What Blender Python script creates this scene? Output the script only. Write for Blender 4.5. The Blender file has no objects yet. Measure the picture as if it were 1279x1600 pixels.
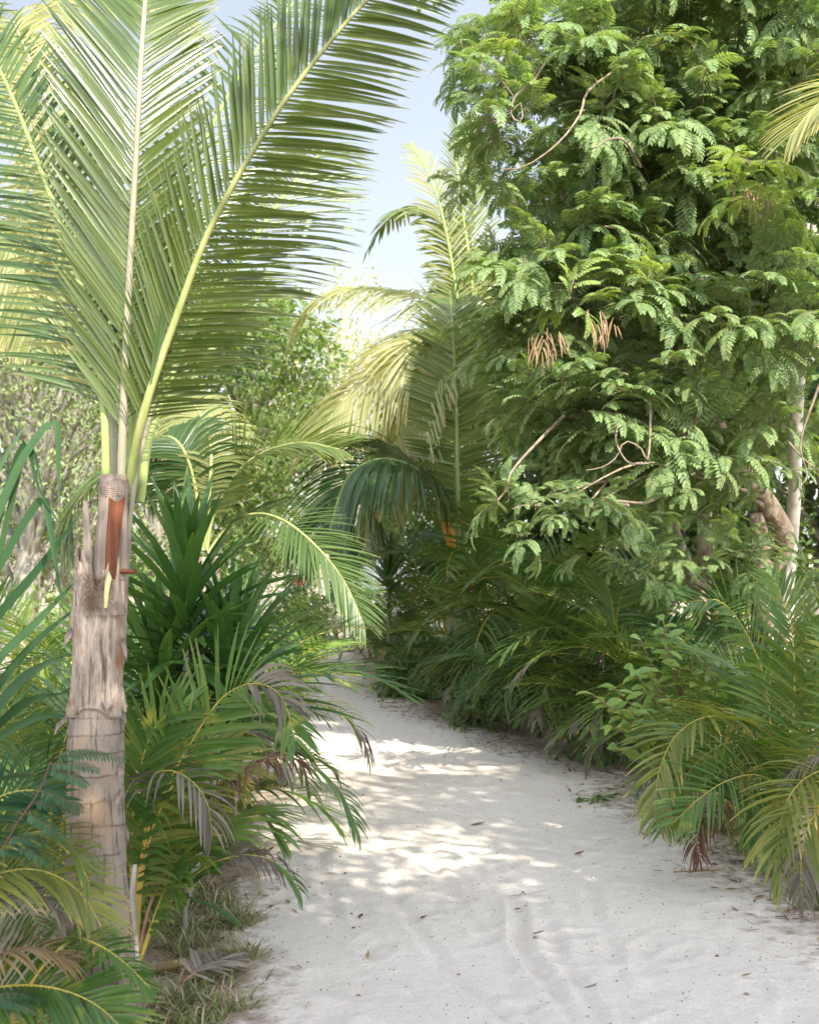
import bpy, math, random
import numpy as np
from mathutils import Matrix, Vector
R = math.radians
rng = np.random.default_rng(7)
random.seed(7)
S = bpy.context.scene
COL = S.collection

# ------------------------------------------------------------------ camera, sky, sun, exposure
F = 2100.0; HOR = 860.0; EYE = 1.6
cam = bpy.data.cameras.new('camera'); co = bpy.data.objects.new('camera', cam); COL.objects.link(co)
co.location = (0, 0, EYE); co.rotation_euler = (R(90), 0, 0)
cam.sensor_fit = 'VERTICAL'; cam.sensor_height = 24; cam.sensor_width = 24
cam.lens = 24 * F / 1600; cam.shift_y = (HOR - 800) / 1600
cam.clip_end = 2000; cam.clip_start = 0.05
cam.dof.use_dof = True; cam.dof.focus_distance = 6.5; cam.dof.aperture_fstop = 3.2
S.camera = co
SUN_EL, SUN_AZ = 43.0, 27.0      # azimuth: degrees to the right of straight behind the viewpoint
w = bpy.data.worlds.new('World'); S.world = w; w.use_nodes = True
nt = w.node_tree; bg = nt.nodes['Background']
sky = nt.nodes.new('ShaderNodeTexSky'); sky.sky_type = 'NISHITA'; sky.sun_disc = False
sky.sun_elevation = R(SUN_EL); sky.sun_rotation = R(180 - SUN_AZ)
sky.air_density = 1.0; sky.dust_density = 0.6; sky.ozone_density = 1.5
hsw = nt.nodes.new('ShaderNodeHueSaturation'); hsw.inputs['Saturation'].default_value = 0.42
nt.links.new(sky.outputs[0], hsw.inputs['Color']); 
# added scaling of the sky: dimmer ahead, brighter overhead and behind to fill shade
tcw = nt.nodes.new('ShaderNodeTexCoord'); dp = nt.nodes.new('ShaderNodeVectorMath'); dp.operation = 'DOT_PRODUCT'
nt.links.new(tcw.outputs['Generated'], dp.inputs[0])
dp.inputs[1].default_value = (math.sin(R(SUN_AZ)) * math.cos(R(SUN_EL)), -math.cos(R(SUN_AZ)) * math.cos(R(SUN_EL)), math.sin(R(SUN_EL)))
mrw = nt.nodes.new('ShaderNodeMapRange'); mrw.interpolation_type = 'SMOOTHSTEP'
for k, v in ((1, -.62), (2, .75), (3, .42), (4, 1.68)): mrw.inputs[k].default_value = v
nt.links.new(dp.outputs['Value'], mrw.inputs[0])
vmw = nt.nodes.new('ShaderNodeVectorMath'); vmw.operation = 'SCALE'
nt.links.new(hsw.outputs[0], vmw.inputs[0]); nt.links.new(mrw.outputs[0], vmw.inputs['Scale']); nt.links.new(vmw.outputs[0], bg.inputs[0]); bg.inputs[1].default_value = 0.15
sl = bpy.data.lights.new('sun', 'SUN'); sl.energy = 4.0; sl.angle = R(0.6); sl.color = (1, 0.93, 0.80)
so = bpy.data.objects.new('sun', sl); COL.objects.link(so)
sdir = Vector((math.sin(R(SUN_AZ)) * math.cos(R(SUN_EL)), -math.cos(R(SUN_AZ)) * math.cos(R(SUN_EL)), math.sin(R(SUN_EL))))
so.rotation_euler = sdir.to_track_quat('Z', 'Y').to_euler(); so.location = (5, -10, 12)
S.view_settings.view_transform = 'Standard'; S.view_settings.look = 'None'
S.view_settings.exposure = 1.53; S.view_settings.gamma = 1
S.cycles.max_bounces = 8; S.cycles.diffuse_bounces = 4; S.cycles.glossy_bounces = 2
S.cycles.transmission_bounces = 4; S.cycles.transparent_max_bounces = 4
S.cycles.use_denoising = True

def P(px, py, d):                # a place d metres ahead of the viewpoint
    return np.array([(px - 639.5) / F * d, d, EYE + (HOR - py) / F * d])

# ------------------------------------------------------------------ materials
MATS = {}
def nodes(name):
    m = bpy.data.materials.new(name); m.use_nodes = True
    n = m.node_tree; n.nodes.clear(); return m, n, n.nodes, n.links
def N(nd, t, **k):
    x = nd.new(t)
    for a, b in k.items():
        if a.startswith('i_'):
            x.inputs[a[2:].replace('_', ' ')].default_value = b
        else: setattr(x, a, b)
    return x
def c4(c): return (c[0], c[1], c[2], 1)
def leaf_mat(name, c1, c2, trans=None, tw=0.4, rough=0.42, tip=None, tip0=0.85, spec=0.5, spots=None, basec=None):
    c1 = [a * .76 for a in c1]; c2 = [a * .84 for a in c2]
    m, n, nd, L = nodes(name)
    geo = N(nd, 'ShaderNodeNewGeometry'); oi = N(nd, 'ShaderNodeObjectInfo')
    tc = N(nd, 'ShaderNodeTexCoord'); uv = N(nd, 'ShaderNodeUVMap', uv_map='UVMap')
    sep = N(nd, 'ShaderNodeSeparateXYZ'); L.new(uv.outputs[0], sep.inputs[0])
    noi = N(nd, 'ShaderNodeTexNoise', i_Scale=2.3, i_Detail=3.0); L.new(tc.outputs['Object'], noi.inputs['Vector'])
    a = N(nd, 'ShaderNodeMath', operation='ADD'); L.new(geo.outputs['Random Per Island'], a.inputs[0]); L.new(noi.outputs['Fac'], a.inputs[1])
    a2 = N(nd, 'ShaderNodeMath', operation='ADD'); L.new(a.outputs[0], a2.inputs[0]); L.new(oi.outputs['Random'], a2.inputs[1])
    mr = N(nd, 'ShaderNodeMapRange'); mr.inputs[1].default_value = 0.9; mr.inputs[2].default_value = 2.1; L.new(a2.outputs[0], mr.inputs[0])
    mix = N(nd, 'ShaderNodeMix', data_type='RGBA'); L.new(mr.outputs[0], mix.inputs[0])
    mix.inputs[6].default_value = c4(c1); mix.inputs[7].default_value = c4(c2)
    cur = mix.outputs[2]
    if basec:
        mrb = N(nd, 'ShaderNodeMapRange'); mrb.inputs[1].default_value = 0.0; mrb.inputs[2].default_value = 0.35
        mrb.inputs[3].default_value = 0.7; mrb.inputs[4].default_value = 0.0; L.new(sep.outputs[0], mrb.inputs[0])
        mb = N(nd, 'ShaderNodeMix', data_type='RGBA'); L.new(mrb.outputs[0], mb.inputs[0]); L.new(cur, mb.inputs[6])
        mb.inputs[7].default_value = c4(basec); cur = mb.outputs[2]
    if spots:
        n2 = N(nd, 'ShaderNodeTexNoise', i_Scale=9.0, i_Detail=4.0); L.new(tc.outputs['Object'], n2.inputs['Vector'])
        mr2 = N(nd, 'ShaderNodeMapRange'); mr2.inputs[1].default_value = 0.58; mr2.inputs[2].default_value = 0.72; L.new(n2.outputs['Fac'], mr2.inputs[0])
        ms = N(nd, 'ShaderNodeMix', data_type='RGBA'); L.new(mr2.outputs[0], ms.inputs[0]); L.new(cur, ms.inputs[6]); ms.inputs[7].default_value = c4(spots)
        cur = ms.outputs[2]
    if tip:
        t1 = N(nd, 'ShaderNodeMath', operation='MULTIPLY_ADD'); L.new(geo.outputs['Random Per Island'], t1.inputs[0]); t1.inputs[1].default_value = 0.16; L.new(sep.outputs[0], t1.inputs[2])
        mrt = N(nd, 'ShaderNodeMapRange'); mrt.inputs[1].default_value = tip0; mrt.inputs[2].default_value = tip0 + 0.15; L.new(t1.outputs[0], mrt.inputs[0])
        mt = N(nd, 'ShaderNodeMix', data_type='RGBA'); L.new(mrt.outputs[0], mt.inputs[0]); L.new(cur, mt.inputs[6]); mt.inputs[7].default_value = c4(tip)
        cur = mt.outputs[2]
    # fine veins running along the leaf
    vm = N(nd, 'ShaderNodeVectorMath', operation='MULTIPLY'); vm.inputs[1].default_value = (1.5, 9.0, 0); L.new(uv.outputs[0], vm.inputs[0])
    vn = N(nd, 'ShaderNodeTexNoise', i_Scale=3.0, i_Detail=2.0); L.new(vm.outputs[0], vn.inputs['Vector'])
    hv = N(nd, 'ShaderNodeHueSaturation'); L.new(cur, hv.inputs['Color'])
    mrv = N(nd, 'ShaderNodeMapRange'); mrv.inputs[1].default_value = 0.3; mrv.inputs[2].default_value = 0.7; mrv.inputs[3].default_value = 0.82; mrv.inputs[4].default_value = 1.2
    L.new(vn.outputs['Fac'], mrv.inputs[0]); L.new(mrv.outputs[0], hv.inputs['Value'])
    cur = hv.outputs[0]
    b = N(nd, 'ShaderNodeBsdfPrincipled', i_Roughness=rough); L.new(cur, b.inputs['Base Color'])
    b.inputs['Specular IOR Level'].default_value = spec
    bp = N(nd, 'ShaderNodeBump', i_Strength=0.15, i_Distance=0.002); L.new(vn.outputs['Fac'], bp.inputs['Height']); L.new(bp.outputs[0], b.inputs['Normal'])
    t = N(nd, 'ShaderNodeBsdfTranslucent')
    tm = N(nd, 'ShaderNodeMix', data_type='RGBA', blend_type='MULTIPLY'); tm.inputs[0].default_value = 1.0
    L.new(cur, tm.inputs[6]); tm.inputs[7].default_value = c4(trans or (1.7, 1.5, 0.6)); L.new(tm.outputs[2], t.inputs[0])
    mx = N(nd, 'ShaderNodeMixShader'); mx.inputs[0].default_value = tw
    L.new(b.outputs[0], mx.inputs[1]); L.new(t.outputs[0], mx.inputs[2])
    o = N(nd, 'ShaderNodeOutputMaterial'); L.new(mx.outputs[0], o.inputs[0]); MATS[name] = m; return m
def solid_mat(name, ca, cb, scale=6, stretch=(1, 1, 1), rough=0.8, bump=0.4, dist=0.01, cc=None, spec=0.3, detail=6, ss=None):
    m, n, nd, L = nodes(name)
    tc = N(nd, 'ShaderNodeTexCoord'); mp = N(nd, 'ShaderNodeMapping'); mp.inputs['Scale'].default_value = stretch
    L.new(tc.outputs['Object'], mp.inputs[0])
    no = N(nd, 'ShaderNodeTexNoise', i_Scale=scale, i_Detail=detail, i_Roughness=0.65); L.new(mp.outputs[0], no.inputs['Vector'])
    cr = N(nd, 'ShaderNodeValToRGB'); L.new(no.outputs['Fac'], cr.inputs[0])
    cr.color_ramp.elements[0].position = 0.33; cr.color_ramp.elements[0].color = c4(ca)
    cr.color_ramp.elements[1].position = 0.68; cr.color_ramp.elements[1].color = c4(cb)
    if cc:
        e = cr.color_ramp.elements.new(0.5); e.color = c4(cc)
    b = N(nd, 'ShaderNodeBsdfPrincipled', i_Roughness=rough); L.new(cr.outputs[0], b.inputs['Base Color'])
    b.inputs['Specular IOR Level'].default_value = spec
    bp = N(nd, 'ShaderNodeBump', i_Strength=bump, i_Distance=dist); L.new(no.outputs['Fac'], bp.inputs['Height']); L.new(bp.outputs[0], b.inputs['Normal'])
    o = N(nd, 'ShaderNodeOutputMaterial'); L.new(b.outputs[0], o.inputs[0]); MATS[name] = m; return m

leaf_mat('coco', (0.085, 0.14, 0.032), (0.19, 0.25, 0.07), tw=0.40, rough=0.27, tip=(0.34, 0.29, 0.12), tip0=1.0, spec=0.75)
leaf_mat('coco_dark', (0.045, 0.10, 0.03), (0.11, 0.17, 0.05), tw=0.34, rough=0.36, tip=(0.3, 0.26, 0.12), tip0=1.0, spec=0.45)
leaf_mat('coco_gold', (0.27, 0.32, 0.12), (0.42, 0.43, 0.20), tw=0.5, rough=0.4, tip=(0.5, 0.42, 0.2), tip0=0.95)
leaf_mat('areca', (0.07, 0.16, 0.030), (0.15, 0.24, 0.045), tw=0.38, rough=0.4, tip=(0.34, 0.28, 0.08), tip0=0.98, spots=(0.26, 0.28, 0.05))
leaf_mat('areca_deep', (0.05, 0.125, 0.03), (0.13, 0.205, 0.05), tw=0.34, rough=0.38, tip=(0.2, 0.2, 0.06), tip0=1.02)
leaf_mat('areca_yellow', (0.12, 0.18, 0.035), (0.25, 0.265, 0.06), tw=0.42, rough=0.42, tip=(0.45, 0.33, 0.1), tip0=0.92, spots=(0.13, 0.2, 0.04))
leaf_mat('dead_grey', (0.12, 0.10, 0.08), (0.27, 0.235, 0.19), trans=(1, .9, .8), tw=0.15, rough=0.7, spec=0.2)
leaf_mat('dead_brown', (0.13, 0.065, 0.045), (0.24, 0.13, 0.085), trans=(1, .8, .6), tw=0.15, rough=0.7, spec=0.2)
leaf_mat('dead_straw', (0.30, 0.21, 0.10), (0.42, 0.32, 0.17), trans=(1.2, 1, .6), tw=0.3, rough=0.65, spec=0.2)
leaf_mat('dracaena', (0.05, 0.13, 0.03), (0.11, 0.21, 0.05), tw=0.3, rough=0.33, tip=(0.24, 0.26, 0.06), tip0=1.05, spec=0.6)
leaf_mat('sword', (0.025, 0.075, 0.03), (0.06, 0.125, 0.05), tw=0.25, rough=0.55, tip=(0.2, 0.2, 0.1), tip0=1.05, spec=0.18)
leaf_mat('lily', (0.22, 0.32, 0.06), (0.38, 0.44, 0.13), tw=0.45, rough=0.45)
leaf_mat('tamarind', (0.075, 0.165, 0.065), (0.255, 0.345, 0.14), trans=(1.5, 1.5, 0.55), tw=0.38, rough=0.55, spec=0.28, spots=(0.20, 0.29, 0.09))
leaf_mat('tamarind_blue', (0.045, 0.115, 0.05), (0.10, 0.18, 0.08), tw=0.3, rough=0.5)
leaf_mat('pod', (0.20, 0.11, 0.05), (0.30, 0.19, 0.09), tw=0.1, rough=0.6)
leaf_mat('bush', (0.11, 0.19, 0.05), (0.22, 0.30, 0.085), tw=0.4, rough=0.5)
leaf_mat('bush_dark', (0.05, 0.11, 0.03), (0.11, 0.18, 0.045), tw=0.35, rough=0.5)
leaf_mat('bush_pale', (0.30, 0.35, 0.14), (0.46, 0.46, 0.24), tw=0.4, rough=0.6)
leaf_mat('bush_dry', (0.17, 0.22, 0.10), (0.24, 0.31, 0.13), tw=0.3, rough=0.7)
leaf_mat('bush_pink', (0.50, 0.36, 0.29), (0.60, 0.47, 0.38), trans=(1, .9, .8), tw=0.2, rough=0.8)
leaf_mat('fresh', (0.23, 0.37, 0.09), (0.38, 0.48, 0.15), tw=0.4, rough=0.36)
leaf_mat('grass', (0.10, 0.16, 0.04), (0.22, 0.26, 0.08), tw=0.35, rough=0.5, tip=(0.4, 0.34, 0.17), tip0=0.9)
leaf_mat('hay', (0.36, 0.29, 0.16), (0.5, 0.42, 0.27), trans=(1.2, 1, .7), tw=0.2, rough=0.7)
leaf_mat('red_petal', (0.5, 0.04, 0.02), (0.6, 0.08, 0.04), trans=(1, .7, .6), tw=0.3)
solid_mat('rib_green', (0.20, 0.28, 0.07), (0.30, 0.36, 0.10), 5, (1, 1, .3), 0.4, 0.1, 0.003, spec=0.5)
solid_mat('rib_yellow', (0.17, 0.21, 0.05), (0.32, 0.32, 0.13), 16, (1, 1, .25), 0.5, 0.3, 0.003, spec=0.5)
solid_mat('rib_grey', (0.20, 0.185, 0.125), (0.29, 0.27, 0.19), 12, (1, 1, .2), 0.55, 0.2, 0.003)
solid_mat('rib_orange', (0.55, 0.22, 0.03), (0.62, 0.34, 0.06), 6, (1, 1, .3), 0.45, 0.1, 0.003)
solid_mat('rib_brown', (0.20, 0.10, 0.06), (0.33, 0.2, 0.12), 9, (1, 1, .3), 0.7, 0.2, 0.003)
solid_mat('rib_cane', (0.26, 0.25, 0.05), (0.46, 0.33, 0.05), 4, (1, 1, .5), 0.42, 0.1, 0.003, spec=0.5)
solid_mat('rib_dark', (0.10, 0.16, 0.04), (0.17, 0.22, 0.06), 5, (1, 1, .3), 0.45, 0.1, 0.003)
solid_mat('bark_tan', (0.12, 0.08, 0.055), (0.46, 0.37, 0.28), 16, (1, 1, .5), 0.9, 1.0, 0.03, cc=(0.28, 0.21, 0.15))
solid_mat('bark_pale', (0.34, 0.29, 0.23), (0.6, 0.54, 0.46), 8, (1, 1, .6), 0.85, 0.4, 0.01)
solid_mat('bark_grey', (0.16, 0.145, 0.115), (0.30, 0.28, 0.235), 12, (1, 1, .3), 0.9, 0.5, 0.01)
solid_mat('twig', (0.12, 0.085, 0.06), (0.30, 0.24, 0.18), 20, (1, 1, 1), 0.8, 0.3, 0.004)
solid_mat('twig_dark', (0.07, 0.05, 0.035), (0.14, 0.10, 0.07), 20, (1, 1, 1), 0.8, 0.3, 0.004)
solid_mat('boot', (0.10, 0.075, 0.06), (0.34, 0.275, 0.23), 18, (1.6, 1.6, .14), 0.9, 0.9, 0.016, cc=(0.22, 0.17, 0.14), detail=9)
solid_mat('fibre', (0.13, 0.085, 0.05), (0.34, 0.25, 0.17), 30, (1, 1, .4), 0.95, 0.8, 0.01)
solid_mat('petiole_rust', (0.07, 0.026, 0.013), (0.19, 0.062, 0.022), 34, (2, 2, .10), 0.7, 0.8, 0.008, cc=(0.12, 0.038, 0.015))
solid_mat('petiole_cream', (0.45, 0.42, 0.16), (0.6, 0.56, 0.3), 10, (1, 1, .2), 0.6, 0.2, 0.004)
solid_mat('rock', (0.45, 0.43, 0.40), (0.72, 0.70, 0.67), 4, (1, 1, 1), 0.9, 0.5, 0.03)
solid_mat('lamp_black', (0.02, 0.02, 0.022), (0.03, 0.03, 0.03), 8, (1, 1, 1), 0.4, 0.05, 0.002)
solid_mat('lamp_pole', (0.5, 0.46, 0.42), (0.62, 0.58, 0.54), 8, (1, 1, 1), 0.5, 0.05, 0.002)
solid_mat('stone_bits', (0.12, 0.09, 0.06), (0.35, 0.28, 0.2), 40, (1, 1, 1), 0.9, 0.3, 0.003)

# the sand and soil
def sand_mat(name, lo, hi, soil, edge):
    m, n, nd, L = nodes(name)
    tc = N(nd, 'ShaderNodeTexCoord')
    n1 = N(nd, 'ShaderNodeTexNoise', i_Scale=0.9, i_Detail=5.0); L.new(tc.outputs['Object'], n1.inputs['Vector'])
    n2 = N(nd, 'ShaderNodeTexNoise', i_Scale=90.0, i_Detail=3.0); L.new(tc.outputs['Object'], n2.inputs['Vector'])
    n3 = N(nd, 'ShaderNodeTexNoise', i_Scale=13.0, i_Detail=6.0, i_Roughness=0.6); L.new(tc.outputs['Object'], n3.inputs['Vector'])
    cr = N(nd, 'ShaderNodeValToRGB'); L.new(n1.outputs['Fac'], cr.inputs[0])
    cr.color_ramp.elements[0].position = .3; cr.color_ramp.elements[0].color = c4(lo)
    cr.color_ramp.elements[1].position = .7; cr.color_ramp.elements[1].color = c4(hi)
    # grains and specks
    mr = N(nd, 'ShaderNodeMapRange'); mr.inputs[1].default_value = .3; mr.inputs[2].default_value = .7; mr.inputs[3].default_value = .88; mr.inputs[4].default_value = 1.08
    L.new(n2.outputs['Fac'], mr.inputs[0])
    hs = N(nd, 'ShaderNodeHueSaturation'); L.new(cr.outputs[0], hs.inputs['Color']); L.new(mr.outputs[0], hs.inputs['Value'])
    at = N(nd, 'ShaderNodeAttribute', attribute_name='soil')
    ad = N(nd, 'ShaderNodeMath', operation='ADD'); L.new(at.outputs['Fac'], ad.inputs[0])
    ms = N(nd, 'ShaderNodeMath', operation='MULTIPLY_ADD'); L.new(n3.outputs['Fac'], ms.inputs[0]); ms.inputs[1].default_value = 1.6; ms.inputs[2].default_value = -0.8
    L.new(ms.outputs[0], ad.inputs[1])
    mre = N(nd, 'ShaderNodeMapRange'); mre.inputs[1].default_value = .35; mre.inputs[2].default_value = .75; L.new(ad.outputs[0], mre.inputs[0])
    mx = N(nd, 'ShaderNodeMix', data_type='RGBA'); L.new(mre.outputs[0], mx.inputs[0]); L.new(hs.outputs[0], mx.inputs[6])
    cs = N(nd, 'ShaderNodeValToRGB'); L.new(n3.outputs['Fac'], cs.inputs[0])
    cs.color_ramp.elements[0].position = .35; cs.color_ramp.elements[0].color = c4(soil)
    cs.color_ramp.elements[1].position = .7; cs.color_ramp.elements[1].color = c4(edge)
    L.new(cs.outputs[0], mx.inputs[7])
    vo = N(nd, 'ShaderNodeTexVoronoi', i_Scale=34.0); L.new(tc.outputs['Object'], vo.inputs['Vector'])
    sp = N(nd, 'ShaderNodeMapRange'); sp.inputs[1].default_value = .06; sp.inputs[2].default_value = .11; sp.inputs[3].default_value = 1; sp.inputs[4].default_value = 0
    L.new(vo.outputs['Distance'], sp.inputs[0])
    sc = N(nd, 'ShaderNodeSeparateColor'); L.new(vo.outputs['Color'], sc.inputs[0])
    gt = N(nd, 'ShaderNodeMath', operation='GREATER_THAN'); gt.inputs[1].default_value = .55; L.new(sc.outputs[0], gt.inputs[0])
    mu = N(nd, 'ShaderNodeMath', operation='MULTIPLY'); L.new(sp.outputs[0], mu.inputs[0]); L.new(gt.outputs[0], mu.inputs[1])
    mu2 = N(nd, 'ShaderNodeMath', operation='MULTIPLY'); L.new(mu.outputs[0], mu2.inputs[0]); mu2.inputs[1].default_value = .75
    m2 = N(nd, 'ShaderNodeMix', data_type='RGBA'); L.new(mu2.outputs[0], m2.inputs[0]); L.new(mx.outputs[2], m2.inputs[6]); m2.inputs[7].default_value = (0.25, 0.19, 0.14, 1)
    b = N(nd, 'ShaderNodeBsdfPrincipled', i_Roughness=0.95); b.inputs['Specular IOR Level'].default_value = .15
    L.new(m2.outputs[2], b.inputs['Base Color'])
    h = N(nd, 'ShaderNodeMath', operation='MULTIPLY_ADD'); L.new(n2.outputs['Fac'], h.inputs[0]); h.inputs[1].default_value = .25; L.new(n3.outputs['Fac'], h.inputs[2])
    bp = N(nd, 'ShaderNodeBump', i_Strength=0.5, i_Distance=0.022); L.new(h.outputs[0], bp.inputs['Height']); L.new(bp.outputs[0], b.inputs['Normal'])
    o = N(nd, 'ShaderNodeOutputMaterial'); L.new(b.outputs[0], o.inputs[0]); MATS[name] = m
sand_mat('sand', (0.57, 0.50, 0.43), (0.66, 0.585, 0.51), (0.16, 0.115, 0.08), (0.36, 0.29, 0.22))
sand_mat('soil', (0.30, 0.25, 0.19), (0.42, 0.36, 0.28), (0.09, 0.07, 0.045), (0.20, 0.16, 0.10))

# the trunk of the near palm: ringed below, torn fibre above
def palm_trunk_mat():
    m, n, nd, L = nodes('palm_trunk')
    tc = N(nd, 'ShaderNodeTexCoord'); sp = N(nd, 'ShaderNodeSeparateXYZ'); L.new(tc.outputs['Object'], sp.inputs[0])
    mp = N(nd, 'ShaderNodeMapping'); mp.inputs['Scale'].default_value = (1, 1, .2); L.new(tc.outputs['Object'], mp.inputs[0])
    fi = N(nd, 'ShaderNodeTexNoise', i_Scale=62.0, i_Detail=10.0, i_Roughness=0.78); L.new(mp.outputs[0], fi.inputs['Vector'])
    bl = N(nd, 'ShaderNodeTexNoise', i_Scale=7.0, i_Detail=4.0); L.new(tc.outputs['Object'], bl.inputs['Vector'])
    mpc = N(nd, 'ShaderNodeMapping'); mpc.inputs['Scale'].default_value = (1, 1, .1); L.new(tc.outputs['Object'], mpc.inputs[0])
    ck = N(nd, 'ShaderNodeTexNoise', i_Scale=60.0, i_Detail=5.0, i_Roughness=0.6); L.new(mpc.outputs[0], ck.inputs['Vector'])
    low = N(nd, 'ShaderNodeValToRGB'); L.new(bl.outputs['Fac'], low.inputs[0])
    e = low.color_ramp.elements; e[0].position = .34; e[0].color = (0.20, 0.165, 0.14, 1); e[1].position = .66; e[1].color = (0.34, 0.235, 0.155, 1)
    x = e.new(.5); x.color = (0.31, 0.255, 0.21, 1)
    up = N(nd, 'ShaderNodeValToRGB'); L.new(fi.outputs['Fac'], up.inputs[0])
    e = up.color_ramp.elements; e[0].position = .30; e[0].color = (0.13, 0.085, 0.06, 1); e[1].position = .62; e[1].color = (0.56, 0.47, 0.385, 1)
    x = e.new(.45); x.color = (0.36, 0.275, 0.215, 1)
    rst = N(nd, 'ShaderNodeMapRange'); rst.inputs[1].default_value = .60; rst.inputs[2].default_value = .72; L.new(bl.outputs['Fac'], rst.inputs[0])
    mrst = N(nd, 'ShaderNodeMix', data_type='RGBA'); L.new(rst.outputs[0], mrst.inputs[0]); L.new(up.outputs[0], mrst.inputs[6]); mrst.inputs[7].default_value = (0.30, 0.16, 0.095, 1)
    hz = N(nd, 'ShaderNodeMapRange'); hz.inputs[1].default_value = 1.02; hz.inputs[2].default_value = 1.10; L.new(sp.outputs[2], hz.inputs[0])
    mx = N(nd, 'ShaderNodeMix', data_type='RGBA'); L.new(hz.outputs[0], mx.inputs[0]); L.new(low.outputs[0], mx.inputs[6]); L.new(mrst.outputs[2], mx.inputs[7])
    crk = N(nd, 'ShaderNodeMapRange'); crk.inputs[1].default_value = .36; crk.inputs[2].default_value = .46; crk.inputs[3].default_value = .45; crk.inputs[4].default_value = 1.0
    L.new(ck.outputs['Fac'], crk.inputs[0])
    at = N(nd, 'ShaderNodeAttribute', attribute_name='scar')
    sc = N(nd, 'ShaderNodeMapRange'); sc.inputs[3].default_value = 1.0; sc.inputs[4].default_value = 0.42; L.new(at.outputs['Fac'], sc.inputs[0])
    mu = N(nd, 'ShaderNodeMath', operation='MULTIPLY'); L.new(crk.outputs[0], mu.inputs[0]); L.new(sc.outputs[0], mu.inputs[1])
    hs = N(nd, 'ShaderNodeHueSaturation'); L.new(mx.outputs[2], hs.inputs['Color']); L.new(mu.outputs[0], hs.inputs['Value'])
    b = N(nd, 'ShaderNodeBsdfPrincipled', i_Roughness=0.88); b.inputs['Specular IOR Level'].default_value = .2; L.new(hs.outputs[0], b.inputs['Base Color'])
    hh = N(nd, 'ShaderNodeMath', operation='ADD'); L.new(fi.outputs['Fac'], hh.inputs[0]); L.new(ck.outputs['Fac'], hh.inputs[1])
    bp = N(nd, 'ShaderNodeBump', i_Strength=1.0, i_Distance=0.014); L.new(hh.outputs[0], bp.inputs['Height']); L.new(bp.outputs[0], b.inputs['Normal'])
    o = N(nd, 'ShaderNodeOutputMaterial'); L.new(b.outputs[0], o.inputs[0]); MATS['palm_trunk'] = m
palm_trunk_mat()

# ------------------------------------------------------------------ mesh helpers
class MB:
    def __init__(s): s.v = []; s.q = []; s.uv = []; s.m = []; s.n = 0
    def add(s, v, q, uv=None, mat=0):
        v = np.asarray(v, float).reshape(-1, 3); q = np.asarray(q, int).reshape(-1, 4)
        s.v.append(v); s.q.append(q + s.n); s.uv.append(np.zeros((len(v), 2)) if uv is None else np.asarray(uv, float).reshape(-1, 2))
        s.m.append(np.full(len(q), mat, int) if np.isscalar(mat) else np.asarray(mat, int)); s.n += len(v); return s
    def arr(s): return np.concatenate(s.v), np.concatenate(s.q), np.concatenate(s.uv), np.concatenate(s.m)
    def mesh(s, name, mats, smooth=True):
        v, q, uv, mi = s.arr()
        me = bpy.data.meshes.new(name); me.vertices.add(len(v)); me.vertices.foreach_set('co', v.astype(np.float32).ravel())
        me.loops.add(len(q) * 4); me.loops.foreach_set('vertex_index', q.astype(np.int32).ravel())
        me.polygons.add(len(q)); me.polygons.foreach_set('loop_start', np.arange(0, len(q) * 4, 4, dtype=np.int32))
        try: me.polygons.foreach_set('loop_total', np.full(len(q), 4, dtype=np.int32))
        except Exception: pass
        me.polygons.foreach_set('material_index', mi.astype(np.int32))
        me.polygons.foreach_set('use_smooth', np.full(len(q), smooth))
        l = me.uv_layers.new(name='UVMap'); l.data.foreach_set('uv', uv[q.ravel()].astype(np.float32).ravel())
        for m in mats: me.materials.append(MATS[m])
        me.update(calc_edges=True); me.validate(); return me
def link(name, me, parent=None, loc=(0, 0, 0), rot=(0, 0, 0), sc=1):
    o = bpy.data.objects.new(name, me); COL.objects.link(o); o.location = loc; o.rotation_euler = rot
    o.scale = (sc, sc, sc) if np.isscalar(sc) else sc
    if parent: o.parent = parent
    return o
def tag(o, label=None, cat=None, group=None, kind=None):
    if label: o['label'] = label
    if cat: o['category'] = cat
    if group: o['group'] = group
    if kind: o['kind'] = kind
    return o
def thing(name, label, cat, loc=(0, 0, 0), group=None, rz=0):
    return tag(link(name, None, None, tuple(float(a) for a in loc), (0, 0, rz)), label, cat, group)
def nrm(a): return a / np.maximum(np.linalg.norm(a, axis=-1, keepdims=True), 1e-9)

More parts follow.
